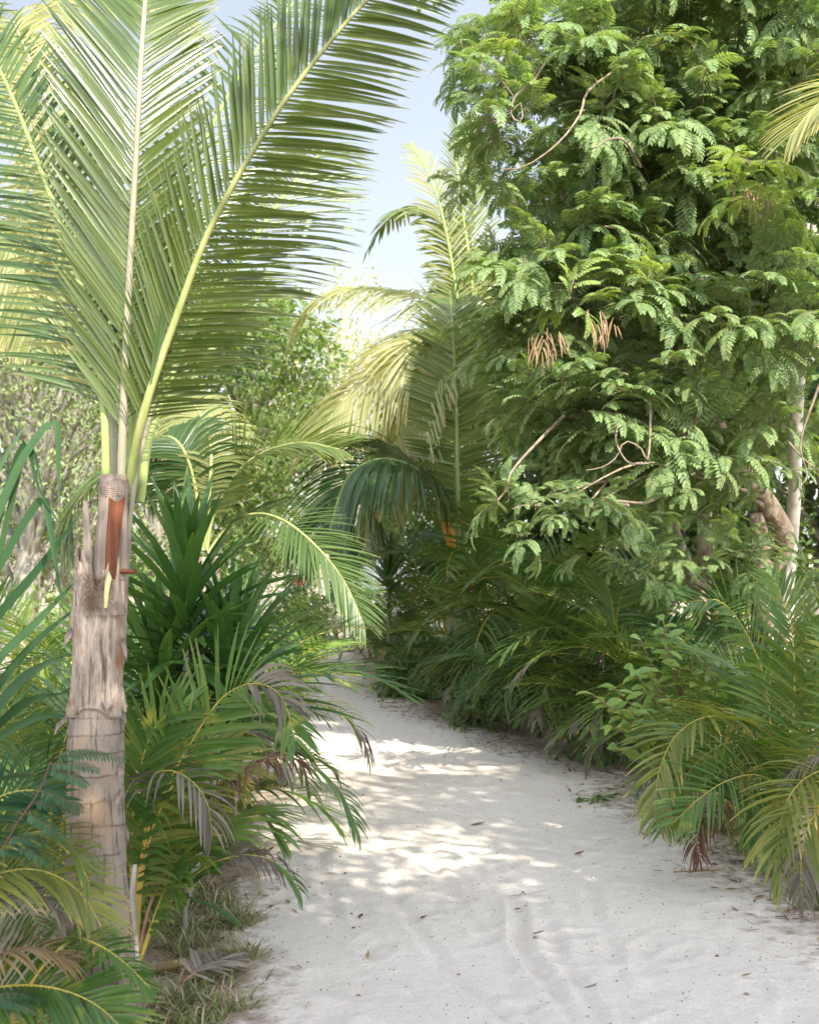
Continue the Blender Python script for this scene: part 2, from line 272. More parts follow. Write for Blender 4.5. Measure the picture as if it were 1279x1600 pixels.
def blades(mb, base, dr, nr, L, W, droop, prof, fold=0.25, mat=0, v0=None, twist=0.0, g=(0, 0, -1), curl=0.0, pw=1.3):
    """many leaf blades at once; prof = widths along the blade"""
    base = np.atleast_2d(base); n = len(base); dr = nrm(np.broadcast_to(dr, (n, 3)).astype(float)); nr = np.broadcast_to(nr, (n, 3)).astype(float)
    L = np.broadcast_to(L, n); W = np.broadcast_to(W, n); droop = np.broadcast_to(droop, n); curl = np.broadcast_to(curl, n); twist = np.broadcast_to(twist, n)
    prof = np.asarray(prof, float); K = len(prof) - 1
    side = nrm(np.cross(dr, nr)); up = nrm(np.cross(side, dr))
    pos = base.copy(); out = np.zeros((n, K + 1, 3, 3)); g = np.array(g, float)
    for k in range(K + 1):
        t = k / K
        d = nrm(dr + (droop * t ** pw)[:, None] * g + (curl * t * t)[:, None] * up)
        sd = nrm(side - (side * d).sum(1, keepdims=True) * d); u = np.cross(sd, d)
        a = twist * t
        sd2 = sd * np.cos(a)[:, None] + u * np.sin(a)[:, None]; u2 = np.cross(sd2, d)
        hw = (W * prof[k] * .5)[:, None]
        out[:, k, 0] = pos - sd2 * hw + u2 * hw * fold; out[:, k, 1] = pos; out[:, k, 2] = pos + sd2 * hw + u2 * hw * fold
        pos = pos + d * (L / K)[:, None]
    idx = np.arange(n)[:, None] * (K + 1) * 3
    q = []
    for k in range(K):
        a = k * 3
        q.append([a, a + 1, a + 4, a + 3]); q.append([a + 1, a + 2, a + 5, a + 4])
    q = (np.array(q)[None] + idx[:, :, None]).reshape(-1, 4)
    uv = np.zeros((n, K + 1, 3, 2)); uv[..., 0] = np.linspace(0, 1, K + 1)[None, :, None]; uv[..., 1] = np.array([0, .5, 1])[None, None] + (rng.random(n) * 7)[:, None, None]
    if not np.isscalar(mat): mat = np.repeat(mat, 2 * K)
    mb.add(out.reshape(-1, 3), q, uv, mat); return pos

def spline(pts, n):
    p = np.asarray(pts, float); p = np.vstack([2 * p[0] - p[1], p, 2 * p[-1] - p[-2]])
    out = []
    for u in np.linspace(0, len(p) - 3 - 1e-6, n * 4):
        i = int(u); t = u - i; a, b, c, d = p[i:i + 4]
        out.append(.5 * (2 * b + (c - a) * t + (2 * a - 5 * b + 4 * c - d) * t * t + (3 * b - a - 3 * c + d) * t ** 3))
    out = np.array(out); s = np.r_[0, np.cumsum(np.linalg.norm(np.diff(out, axis=0), axis=1))]
    u = np.linspace(0, s[-1], n); return np.stack([np.interp(u, s, out[:, k]) for k in range(3)], 1), s[-1]
def tube(mb, pts, rad, sides=8, mat=0, flat=1.0, cap=True, up=(0, -1, .3)):
    pts = np.asarray(pts, float); n = len(pts); rad = np.broadcast_to(rad, n)
    T = nrm(np.gradient(pts, axis=0)); u = np.array(up, float); A = []
    for t in T:
        u = u - t * u.dot(t)
        if np.linalg.norm(u) < 1e-3: u = np.cross(t, [1, 0, 0.1])
        u = u / np.linalg.norm(u); A.append(u.copy())
    A = np.array(A); B = np.cross(T, A); th = np.linspace(0, 2 * math.pi, sides, endpoint=False)
    ring = pts[:, None] + rad[:, None, None] * (A[:, None] * np.sin(th)[None, :, None] * flat + B[:, None] * np.cos(th)[None, :, None])
    v = ring.reshape(-1, 3); q = []
    for i in range(n - 1):
        for j in range(sides):
            k = (j + 1) % sides; q.append([i * sides + j, i * sides + k, (i + 1) * sides + k, (i + 1) * sides + j])
    uv = np.zeros((n, sides, 2)); uv[..., 0] = np.linspace(0, 1, n)[:, None]; uv[..., 1] = th[None] / 6.28
    if cap:
        for e in (0, n - 1):
            for j in range(1, sides // 2):
                a, b, c, d = j, j + 1, sides - j - 1 + 1, sides - j + 1
            base = e * sides
            for j in range(0, sides // 2 - 1):
                q.append([base + j, base + j + 1, base + sides - 2 - j, base + sides - 1 - j])
    mb.add(v, q, uv.reshape(-1, 2), mat)

COCO = [.35, .9, 1, .95, .8, .55, .12]; AREC = [.4, 1, .95, .6, .08]
def frond(mbr, mbl, pts, n=60, leaf=.5, wid=.03, normal=(0, 0, 1), th0=75, th1=25, vee=15, droop=.35, tilt=25, start=.2, r0=.015, r1=.003,
          prof=COCO, jit=.05, dead=None, ribmat=0, lmat=0, deadmat=1, fold=.3, shape=None, sidescale=(1, 1), miss=0.0, sideth=(1, 1), clump=0, dside=(1, 1), fan=0.0, roll=0.0):
    pts, Ltot = spline(pts, max(24, n)); T = nrm(np.gradient(pts, axis=0)); nv = np.array(normal, float)
    s_ = np.linspace(0, 1, len(pts)); rad = r0 + (r1 - r0) * s_ ** .7
    tube(mbr, pts, rad, 7, ribmat, flat=.8, up=normal)
    for sgn in (0, 1):
        s = start + (1 - start) * ((np.arange(n) + .5 * sgn) / n); s = np.clip(s + rng.normal(0, .15 / n, n), 0, 1)
        keep = rng.random(n) > miss; s = s[keep]; m = len(s)
        b = np.stack([np.interp(s, s_, pts[:, k]) for k in range(3)], 1); t = nrm(np.stack([np.interp(s, s_, T[:, k]) for k in range(3)], 1))
        Nn = nv[None] - (t @ nv)[:, None] * t; Nn = nrm(Nn); B = np.cross(t, Nn)
        if roll:
            a_ = R(roll) * s[:, None]; Nn, B = Nn * np.cos(a_) + B * np.sin(a_), B * np.cos(a_) - Nn * np.sin(a_)
        w_ = (s - start) / (1 - start)
        sg = 1 if sgn else -1
        th = np.radians(th0 + (th1 - th0) * w_ ** 1.2) * sideth[sgn] + rng.normal(0, jit, m); ve = R(vee) + rng.normal(0, jit * 1.6, m)
        d = t * np.cos(th)[:, None] + np.sin(th)[:, None] * (sg * B * np.cos(ve)[:, None] + Nn * np.sin(ve)[:, None])
        sh = (np.clip(np.sin(math.pi * (0.14 + .80 * w_)), 0, 1) ** .6 if shape is None else shape(w_)) * (1 + rng.normal(0, .05, m)) * sidescale[sgn]
        tl = R(tilt) * sg + rng.normal(0, jit, m)
        bn = Nn * np.cos(tl)[:, None] + t * np.sin(-abs(tl))[:, None]
        dr = np.full(m, droop * dside[sgn]) * (1 + rng.normal(0, .18, m))
        mats = np.full(m, lmat, int)
        if dead is not None:
            k = (w_ > dead[0]) & (w_ < dead[1]) & (rng.random(m) < .93); mats[k] = deadmat; dr = np.where(k, dr + rng.uniform(.6, 2.2, m), dr)
            sh = np.where(k, sh * .85, sh)
        tw = rng.normal(0, .25, m) + np.where(mats == lmat, 0, rng.normal(0, 1.5, m))
        blades(mbl, b, d, bn, leaf * sh, wid * (.75 + .25 * sh), dr, prof, fold, mats, twist=tw)
    return pts

def frond_part(root, pts, ribm, leafm, deadm='dead_grey', label=None, **k):
    o0 = np.array(root.location); pts = [np.asarray(p) - o0 for p in pts]
    r, l = MB(), MB(); frond(r, l, pts, **k)
    a = link('frond', l.mesh('frond', [leafm, deadm]), root); b = link('midrib', r.mesh('midrib', [ribm]), a)
    if label: a['label'] = label
    return a

# ------------------------------------------------------------------ ground and path
def fbm(x, y, seed, sc, octv=4):
    r = np.random.default_rng(seed); o = np.zeros_like(x); a = 1
    for i in range(octv):
        for j in range(5):
            th = r.random() * 6.28; k = sc * 2 ** i * (.6 + .8 * r.random()); o += a * np.sin(k * (x * math.cos(th) + y * math.sin(th)) + r.random() * 6.28) / 5
        a *= .55
    return o
EL = np.array([(3, -.45), (4.5, -.54), (6.2, -.76), (8, -.9), (9.9, -1.0), (12.9, -1.2), (15, -1.5), (17.2, -1.75), (19, -2.6), (20.5, -6)])
ER = np.array([(3, 1.75), (5, 1.85), (6.1, 1.84), (7.6, 1.62), (9.6, 1.46), (10.8, .98), (13.2, .12), (15.5, -.35), (17.7, -.62), (19, -.7), (20.5, -.8)])
def left_e(y): return np.interp(y, EL[:, 0], EL[:, 1]) + .05 * np.sin(y * 3.1) + .03 * np.sin(y * 7.7)
def right_e(y): return np.interp(y, ER[:, 0], ER[:, 1]) + .05 * np.sin(y * 2.7 + 1) + .03 * np.sin(y * 8.3)
def grid(name, xs, ys, zf, mat, soilf=None):
    X, Y = np.meshgrid(xs, ys); Z = zf(X, Y); nx, ny = len(xs), len(ys)
    i = np.arange(ny - 1)[:, None] * nx + np.arange(nx - 1)[None]; q = np.stack([i, i + 1, i + nx + 1, i + nx], -1).reshape(-1, 4)
    mb = MB(); mb.add(np.stack([X, Y, Z], -1), q); me = mb.mesh(name, [mat])
    if soilf is not None:
        a = me.attributes.new('soil', 'FLOAT', 'POINT'); a.data.foreach_set('value', soilf(X, Y).astype(np.float32).ravel())
    return link(name, me)
def zsoil(x, y): return -.02 + .015 * fbm(x, y, 3, .8)
gr = grid('ground', np.r_[-600, -200, -60, -25, np.linspace(-12, 12, 90), 25, 60, 200, 600], np.r_[-60, -20, np.linspace(-8, 24, 150), 40, 80, 200, 700], lambda x, y: zsoil(x, y) * 1.0 - .03, 'soil')
tag(gr, kind='structure')
def path_soil(x, y):
    dl = x - left_e(y); dd = right_e(y) - x; e = np.minimum(dl, dd * .42)
    return np.clip(.62 - e * 1.9, 0, 1) * .95
def path_z(x, y):
    z = .012 + .008 * fbm(x, y, 11, 2.2, 3) + .0022 * fbm(x, y, 12, 9, 4) + .0010 * fbm(x, y, 13, 45, 3)
    # wheel and foot tracks running down the path
    for off, amp in ((-.14, .013), (.10, .012), (.34, .018), (.44, .011), (.72, .010), (-.5, .009)):
        c = off + .10 * np.sin(y * .9 + off) + (7.2 - y) * (.17 - .12 * off) + .035 * np.sin(y * 2.3 + off * 17) + .015 * np.sin(y * 6.1 + off * 9)
        w_ = .03; d_ = (x - c) / w_
        z += amp * (-np.exp(-d_ ** 2) + .5 * np.exp(-(np.abs(d_) - 1.9) ** 2 * 2)) * (.62 + .22 * np.sin(y * 17 + 5 * off + 2 * np.sin(y * 5.1)) + .35 * np.sin(y * 1.9 + 11 * off)) * np.clip((9.5 - y) / 3, 0, 1)
    r = np.random.default_rng(5)
    for _ in range(260):
        cx, cy = r.uniform(-.9, 1.8), r.uniform(3.4, 11); a = r.normal(0, .5); dx, dy = x - cx, y - cy
        u = dx * math.cos(a) + dy * math.sin(a); v = -dx * math.sin(a) + dy * math.cos(a); rr = np.sqrt((u / .055) ** 2 + (v / .13) ** 2)
        z += r.uniform(.4, 1) * (-.0065 * np.exp(-rr ** 4) + .003 * np.exp(-(rr - 1.35) ** 2 * 6))
    e = np.minimum(x - left_e(y), right_e(y) - x)
    return z - .03 * np.clip(1 - (e + .35) / .3, 0, 1) - .08 * (e < -.62)
pm = grid('sand_path', np.linspace(-2.0, 3.0, 330), np.r_[np.linspace(3.2, 9, 420), np.linspace(9.03, 22, 260)], path_z, 'sand', path_soil)
tag(pm, kind='structure')
pf = grid('far_path', np.linspace(-9, -2.002, 40), np.linspace(17.2, 21.5, 30), lambda x, y: .012 + .006 * fbm(x, y, 11, 2.2, 3), 'sand', lambda x, y: x * 0)
pf.name = 'path'; tag(pf, kind='structure')

# ------------------------------------------------------------------ the near coconut palm
def near_palm():
    D = 4.5; base = P(163, 1606, D); root = thing('coconut_palm', 'young coconut palm with ringed, peeling trunk and orange cut leaf stalk in the left foreground', 'palm tree', base)
    # trunk
    c_y = [1612, 1500, 1400, 1300, 1200, 1100, 1000, 940, 885]; c_x = [166, 158, 152, 150, 150, 151, 155, 157, 158]; c_r = [60, 53, 48, 44, 43, 40.5, 38.5, 38, 37]
    ny, nt_ = 420, 72; yy = np.linspace(1612, 885, ny); cx = np.interp(yy, c_y[::-1], c_x[::-1]); cr = np.interp(yy, c_y[::-1], c_r[::-1]) * D / F
    ctr = np.stack([(cx - 639.5) / F * D, np.full(ny, D), EYE + (HOR - yy) / F * D], 1) - base
    z = ctr[:, 2]; th = np.linspace(0, 2 * math.pi, nt_, endpoint=False); Z, TH = np.meshgrid(z, th, indexing='ij')
    scar = np.zeros_like(Z); disp = np.zeros_like(Z)
    rs = [1.05, .985, .93, .86, .765, .69, .60, .545, .44, .35, .27, .18, .09]
    for i, h in enumerate(rs):
        hh = h + .006 * np.sin(TH + i * 2.1) + .002 * np.sin(3 * TH + i) + .0012 * np.sin(11 * TH + 2 * i)
        d_ = Z - hh; scar += np.exp(-(d_ / .0022) ** 2) * np.clip(.45 + .5 * np.sin(2 * TH + i * 1.7) + .3 * np.sin(7 * TH + i), 0, 1); disp += .0035 * np.exp(-(np.clip(d_, 0, 1) / .02)) * (d_ > 0) - .0015 * np.exp(-(d_ / .004) ** 2)
    upper = np.clip((Z - 1.03) / .06, 0, 1)
    disp *= (1 - upper); scar *= (1 - upper)
    disp += upper * (.004 * np.sin(TH * 9 + 3 * np.sin(Z * 6)) + .003 * np.sin(TH * 17 + Z * 9) + .006 * np.sin(Z * 14 + TH * 2) + .003 * np.sin(TH * 31 + 4 * np.sin(Z * 11)))
    disp += .002 * np.sin(TH * 4 + Z * 20) + .0015 * np.sin(TH * 13 - Z * 31)
    # ragged hem where the old sheath has been pulled away
    disp += .012 * np.exp(-np.clip(Z - (1.06 + .02 * np.sin(TH * 3)), 0, 1) / .03) * (Z > 1.06 + .02 * np.sin(TH * 3))
    rr = cr[:, None] + disp
    ht = .05 * np.cos(TH) ** 2 - .09 * np.exp(-((TH - 4.45) / .55) ** 2) + .03 * np.exp(-((TH - 3.3) / .35) ** 2) + .012 * np.sin(TH * 9) + .010 * np.sin(TH * 23) + .006 * np.sin(TH * 41)
    tt = np.clip((Z - (z.max() - .16)) / .16, 0, 1); rr = rr * (1 - .06 * tt) + .003 * tt * np.sin(TH * 19)
    v = ctr[:, None] + np.stack([rr * np.cos(TH), rr * np.sin(TH), ht * tt ** 2], -1)
    q = [];
    i = np.arange(ny - 1)[:, None] * nt_; j = np.arange(nt_)[None]; k = (j + 1) % nt_
    q = np.stack(np.broadcast_arrays(i + j, i + k, i + nt_ + k, i + nt_ + j), -1).reshape(-1, 4)
    mb = MB(); mb.add(v, q); me = mb.mesh('trunk', ['palm_trunk']); a = me.attributes.new('scar', 'FLOAT', 'POINT'); a.data.foreach_set('value', np.clip(scar, 0, 1).astype(np.float32).ravel())
    link('trunk', me, root)
    def pt(px, py, dd=0): return P(px, py, D + dd) - base
    # crown shaft, wrapped in fibre
    def lathe(name, c, rads, mat, rag=0, seed=0, sides=40, arc=(0, 2 * math.pi), bumps=.002, ribs=0):
        r_ = np.random.default_rng(seed); c, _ = spline(c, 40); rads = np.interp(np.linspace(0, 1, 40), np.linspace(0, 1, len(rads)), rads)
        th = np.linspace(arc[0], arc[1], sides); full = arc[1] - arc[0] > 6.2
        j1 = fbm(th, th * 0, seed, 7, 4); V = np.zeros((40, sides, 3))
        for i in range(40):
            t = i / 39; ht = c[i] + np.array([0, 0, 1]) * 0
            r = rads[i] + bumps * np.sin(th * 7 + 5 * t + seed) + bumps * np.sin(th * 15 + 11 * t) + ribs * np.sin(t * 60 + 2 * np.sin(th * 2))
            V[i, :, 0] = c[i][0] + r * np.cos(th); V[i, :, 1] = c[i][1] + r * np.sin(th); V[i, :, 2] = c[i][2] - (rag * t * t * (1 + j1) if rag else 0)
        i = np.arange(39)[:, None] * sides; j = np.arange(sides - 1)[None]
        q = np.stack(np.broadcast_arrays(i + j, i + j + 1, i + sides + j + 1, i + sides + j), -1).reshape(-1, 4)
        m = MB(); m.add(V, q)
        if not full:
            C = np.array([c[i] for i in range(40)]); W = V.copy(); W[..., 0] = C[:, None, 0] + (V[..., 0] - C[:, None, 0]) * .88; W[..., 1] = C[:, None, 1] + (V[..., 1] - C[:, None, 1]) * .88
            m.add(W, q[:, ::-1])
        return link(name, m.mesh(name, [mat]), root)
    px = D / F
    lathe('crown_shaft', [pt(172, 905), pt(176, 860), pt(179, 800), pt(181, 742)], [28 * px, 28 * px, 25.5 * px, 23 * px], 'boot', 0, 3, bumps=.0015)
    lathe('fibre_wrap', [pt(181, 776), pt(181, 765), pt(182, 745)], [25 * px, 27 * px, 24.5 * px], 'boot', .012, 8, bumps=.0012, ribs=.0018)
    # torn leaf bases clasping the top of the trunk
    lathe('leaf_base', [pt(150, 945, 0), pt(144, 900), pt(139, 858)], [33 * px, 27 * px, 21 * px], 'boot', .05, 21, arc=(R(175), R(290)), bumps=.002)
    lathe('leaf_base', [pt(165, 950), pt(170, 905), pt(176, 866)], [31 * px, 28 * px, 26 * px], 'boot', .05, 24, arc=(R(265), R(375)), bumps=.002)
    lathe('leaf_base', [pt(160, 960, -.004), pt(160, 930), pt(160, 905)], [38.5 * px, 36 * px, 33 * px], 'boot', .06, 28, arc=(R(150), R(395)), bumps=.0025)
    # tuft of loose brown fibre in the notch
    m = MB(); n = 260; th = rng.uniform(R(200), R(330), n); b = pt(150, 925, -.03) + np.stack([.028 * np.cos(th) * rng.uniform(.5, 1, n), .02 * np.sin(th) - .035, rng.uniform(-.06, .05, n)], 1)
    d = np.stack([rng.normal(0, .6, n), rng.normal(-.35, .3, n), rng.normal(.1, .8, n)], 1)
    blades(m, b, d, rng.normal(0, 1, (n, 3)), rng.uniform(.02, .05, n), .0022, .8, [1, 1, .8, .3], 0)
    link('fibre_tuft', m.mesh('fibre_tuft', ['fibre']), root)
    # peeling flaps and threads on the trunk
    for (x, y, dx, dy, L, W, k) in ((113, 1120, -.5, -1, .09, .022, 3), (189, 1110, .4, -.9, .07, .018, 4), (184, 1230, .2, -1, .13, .028, 6), (186, 1190, .25, -1, .10, .02, 7),
                                (118, 1440, -.35, -1, .12, .04, 8), (168, 1092, .1, -1, .05, .035, 10), (195, 1290, .3, -.8, .08, .012, 13), (112, 1330, -.3, -.9, .05, .015, 14), (190, 1000, .3, -.9, .12, .02, 15), (119, 980, -.2, -1, .10, .02, 16)):
        m = MB(); b = pt(x, y, -.055 if 125 < x < 182 else -.012)
        blades(m, [b], [(dx, -.55, dy * .6 + .35)], [(0, -1, .25)], L, W, 1.6, [.9, 1, .8, 1.05, .6, .25], .5, 0, twist=rng.normal(0, 1), curl=.7)
        link('bark_flap', m.mesh('bark_flap', ['boot']), root)
    # the cut orange stalk: a channelled half pipe with a notched top
    def channel(name, c, wid, thick, mat, notch, sides=13):
        c, _ = spline(c, 20); th = np.linspace(R(190), R(350), sides); m = MB(); o, n_ = [], []
        for i in range(20):
            t = i / 19; up = notch * (np.abs(np.linspace(-1, 1, sides)) ** .8) * (t ** 6)
            wv = wid[0] + (wid[1] - wid[0]) * t
            fr = np.stack([c[i][0] + wv * np.cos(th), c[i][1] + thick * (1 - .9 * (1 - np.abs(np.cos(th)) ** 2)) - thick * .6 * np.exp(-(np.linspace(-1, 1, sides) / .35) ** 2) * 0, c[i][2] + up], 1)
            bk = fr + np.array([0, .012, 0]); bk[:, 0] = c[i][0] + wv * .8 * np.cos(th); o.append(fr); n_.append(bk)
        o, n_ = np.array(o), np.array(n_); i = np.arange(19)[:, None] * sides; j = np.arange(sides - 1)[None]
        q = np.stack(np.broadcast_arrays(i + j, i + j + 1, i + sides + j + 1, i + sides + j), -1).reshape(-1, 4)
        m.add(o, q); m.add(n_, q[:, ::-1]); a = 19 * sides
        V = np.concatenate([o[-1], n_[-1]]); m.add(V, [[k, k + 1, sides + k + 1, sides + k] for k in range(sides - 1)])
        return link(name, m.mesh(name, [mat]), root)
    x = channel('cut_stalk', [pt(171, 905, -.068), pt(175, 850, -.070), pt(182, 786, -.066)], (9 * px, 12.5 * px), .012, 'petiole_rust', .022); x['label'] = 'rust orange cut leaf stalk'
    x = channel('stalk_core', [pt(164, 950, -.090), pt(166, 925, -.09), pt(170, 893, -.085)], (2.5 * px, 5 * px), .006, 'petiole_cream', -.03); x['label'] = 'cream yellow stalk core'
    m = MB(); tube(m, [pt(185, 893, -.03), pt(200, 893, -.035), pt(212, 894, -.04)], [.016, .014, .013], 8, 0, .6, True, (0, 0, 1)); link('cut_stub', m.mesh('cut_stub', ['petiole_rust'], False), root)['label'] = 'short rust coloured stub on the right of the trunk'
    m = MB(); blades(m, [pt(140, 900, -.02)], [(-.05, 0, 1)], [(0, -1, 0)], .25, .03, -.1, [.8, 1, .9, .8, .7, .4], .6, 0); link('dry_sheath', m.mesh('dry_sheath', ['boot']), root)
    # fronds
    K = dict(prof=COCO)
    W = lambda *a: [P(*p) for p in a]
    # straight up the middle, pale grey midrib
    frond_part(root, W((189, 785, D), (193, 640, D), (203, 420, 4.48), (215, 200, 4.5), (224, 40, 4.62), (232, -40, 4.9), (238, -50, 5.3)), 'rib_grey', 'coco', n=124, leaf=.50, wid=.0185, fold=.38, miss=.02, normal=(.25, -1, .38), th0=42, th1=44, vee=-4, droop=.10, tilt=14, start=.10, r0=.017, r1=.006, jit=.025, sidescale=(1.0, .72), sideth=(.9, 1.05), roll=0)
    # the big yellow green one, leaning right
    frond_part(root, W((200, 785, 4.5), (212, 700, 4.46), (232, 620, 4.42), (270, 510, 4.4), (332, 350, 4.35), (430, 180, 4.3), (520, 60, 4.3), (590, -15, 4.32), (700, -95, 4.4)), 'rib_yellow', 'coco', n=124, leaf=.43, wid=.0155, fold=.45, miss=.02, normal=(.18, -1, .22), th0=66, th1=52, vee=-6, droop=.16, tilt=34, start=.13, r0=.018, r1=.0045, jit=.035, sideth=(.60, 1.0), sidescale=(.92, .86), dside=(.2, 1.1))
    # to the upper left
    frond_part(root, W((166, 785, 4.5), (163, 650, 4.52), (150, 540, 4.6), (112, 400, 4.75), (62, 260, 4.9), (10, 130, 5.1), (-50, 20, 5.3)), 'rib_green', 'coco_dark', n=84, leaf=.50, wid=.0135, fold=.5, miss=.04, normal=(.2, -1, .35), th0=62, th1=40, vee=-8, droop=.22, tilt=22, start=.14, r0=.016, r1=.005, sideth=(1.05, .75))
    # behind, leaning right and away
    frond_part(root, W((218, 785, 4.56), (240, 660, 4.62), (300, 520, 4.75), (380, 400, 4.95), (440, 310, 5.2), (490, 250, 5.45), (520, 225, 5.7)), 'rib_green', 'coco', n=90, leaf=.40, wid=.012, fold=.5, miss=.05, normal=(-.1, -1, .45), th0=66, th1=38, vee=-8, droop=.30, tilt=22, start=.16, r0=.018, r1=.005)
    # behind, leaning left and away, lit
    frond_part(root, W((178, 785, 4.58), (176, 640, 4.7), (160, 480, 4.95), (120, 300, 5.3), (70, 150, 5.7), (20, 30, 6.1)), 'rib_grey', 'coco_gold', n=84, leaf=.50, wid=.0135, fold=.5, miss=.05, normal=(.1, -1, .3), th0=60, th1=40, vee=-10, droop=.45, tilt=22, start=.14, r0=.017, r1=.005)
    # back, upright and arching away
    frond_part(root, W((200, 785, 4.6), (215, 600, 4.75), (262, 380, 5.0), (330, 200, 5.3), (400, 80, 5.6), (470, -10, 6.0)), 'rib_green', 'coco', n=84, leaf=.42, wid=.013, fold=.5, miss=.05, normal=(0, -1, .3), th0=55, th1=40, vee=-8, droop=.3, tilt=20, start=.15, r0=.016, r1=.005)
    # young folded spear in front of the fan
    m = MB(); n = 12; s = np.linspace(0, 1, n); b = np.array([P(236 + 34 * a, 600 - 130 * a, 4.40) - base for a in s])
    blades(m, b, np.stack([.12 + .05 * s, s * 0, 1 + 0 * s], 1), [(.3, -1, 0)], .26 + .12 * s, .013, .05, COCO, .5, 0); link('spear_leaflets', m.mesh('spear_leaflets', ['coco_dark']), root)
    # dry pale thread stalk on the right
    m = MB(); tube(m, [pt(199, 850, -.01), pt(206, 790, -.02), pt(214, 730, -.01), pt(232, 660, .02), pt(250, 600, .05)], [.007, .009, .010, .008, .004], 6); link('dry_stalk', m.mesh('dry_stalk', ['rib_grey']), root)
near_palm()

# ------------------------------------------------------------------ generic coconut palm crown out of world curves
def coco_palm(name_label, base, top, rtrunk, specs, cat='palm tree', group=None, r_top=None):
    root = thing('coconut_palm', name_label, cat, base, group)
    b = np.array(base); m = MB(); p, _ = spline([np.zeros(3), (np.array(top) - b) * .5 + np.array([.04, 0, 0]), np.array(top) - b], 30)
    r = rtrunk * (1 + .06 * np.sin(np.linspace(0, 60, 30))) * np.linspace(1.15, .9, 30); tube(m, p, r, 16, 0); link('trunk', m.mesh('trunk', ['boot']), root)
    for sp in specs:
        pts, rib, lf, kw = sp; frond_part(root, pts, rib, lf, **kw)
    return root
def W(d0, *pp):   # points given with one depth unless they carry their own
    return [P(p[0], p[1], p[2] if len(p) > 2 else d0) for p in pp]
CD = 15.0
kw = lambda **k: dict(dict(n=110, leaf=.95, wid=.036, th0=70, th1=30, vee=-5, droop=.9, tilt=20, start=.2, r0=.036, r1=.010), **k)
coco_palm('far coconut palm with orange leaf stalk at the bend, golden fronds arching left', P(716, 1084, CD), P(718, 880, CD), .17, [
    (W(14.5, (716, 890), (714, 740), (713, 660), (710, 570), (706, 500), (702, 450, 14.8)), 'rib_dark', 'coco', kw(leaf=.62, n=84, normal=(.1, -1, .1), th0=82, th1=40, droop=.12, start=.16, wid=.04)),
    (W(CD, (714, 885, 14.8), (700, 820, 14.6), (680, 765, 14.4), (640, 728, 14.1), (590, 718, 13.9), (545, 745, 13.8), (520, 810, 13.8), (512, 860, 13.8)), 'rib_dark', 'coco_dark', kw(leaf=1.15, normal=(.1, -.5, 1), droop=1.5, start=.22, vee=5, n=120, wid=.042)),
    (W(CD, (722, 880), (735, 720), (728, 590), (690, 515), (630, 540), (575, 590), (525, 640), (488, 700)), 'rib_yellow', 'coco_gold', kw(leaf=1.2, normal=(-.2, -.8, 1), droop=1.1, start=.30, n=140, wid=.034)),
    (W(CD, (724, 880, 15.3), (740, 700, 15.3), (722, 560, 15.2), (680, 535, 15), (640, 600, 14.8), (618, 700, 14.8), (610, 780, 14.9)), 'rib_yellow', 'coco_gold', kw(leaf=.95, normal=(-.6, -.8, .4), droop=.9, start=.34, n=100)),
    (W(CD, (724, 880), (745, 640, 15.2), (730, 510, 15.3), (670, 468, 15.4), (600, 452, 15.6), (530, 452, 15.8), (480, 480, 16), (450, 540, 16.2)), 'rib_yellow', 'coco_gold', kw(leaf=.62, normal=(0, -.4, 1), droop=1.2, start=.30, n=100, wid=.03, miss=.1)),
    (W(CD, (726, 880), (735, 620), (722, 440), (690, 350), (645, 325), (605, 345, 15.4), (575, 390, 15.6)), 'rib_green', 'coco', kw(leaf=.5, miss=.2, normal=(0, -.5, 1), droop=.9, start=.26)),
    (W(CD, (726, 880), (740, 560), (742, 380), (736, 260), (738, 180, 15.4)), 'rib_green', 'coco_gold', kw(leaf=.42, n=60, wid=.03, normal=(.2, -1, .2), droop=.2, start=.45, th0=50)),
    (W(14.7, (724, 880), (732, 640), (716, 480), (694, 350), (668, 270), (640, 225, 15)), 'rib_green', 'coco_gold', kw(leaf=.42, n=70, wid=.022, normal=(.1, -.8, .5), droop=.6, start=.4, th0=60, miss=.2)),
    (W(14.8, (726, 880), (742, 620), (738, 450), (722, 330), (712, 240), (716, 190)), 'rib_green', 'coco', kw(leaf=.38, n=70, wid=.022, normal=(.2, -.9, .3), droop=.4, start=.4, th0=55, miss=.2)),
    (W(CD, (728, 880), (760, 640, 15.4), (790, 500, 15.8), (840, 440, 16.2), (900, 480, 16.6)), 'rib_green', 'coco', kw(leaf=.85, normal=(0, -.5, 1), droop=1, start=.3)),
    (W(CD, (724, 870, 15.2), (740, 740, 15.4), (770, 630, 15.6), (815, 570, 15.8), (860, 590, 15.9), (885, 680, 16)), 'rib_yellow', 'coco_gold', kw(leaf=.8, normal=(0, -.5, 1), droop=1.6, start=.35)),
    (W(CD, (720, 880, 15.2), (700, 780, 15.3), (665, 710, 15.5), (620, 700, 15.7), (585, 760, 15.9), (570, 850, 16)), 'rib_yellow', 'coco', kw(leaf=.8, normal=(0, -.3, 1), droop=1.5, start=.3)),
])
far_palm = [o for o in bpy.data.objects if o.name.startswith('coconut_palm')][-1]
m = MB(); o_ = np.array(far_palm.location); p, _ = spline([P(715, 905, 14.75) - o_, P(712, 872, 14.7) - o_, P(703, 838, 14.6) - o_, P(690, 800, 14.5) - o_, P(684, 778, 14.42) - o_], 16); tube(m, p, np.linspace(.075, .04, 16), 8, 0, .6); link('petiole', m.mesh('petiole', ['rib_orange']), far_palm)['label'] = 'orange leaf stalk'
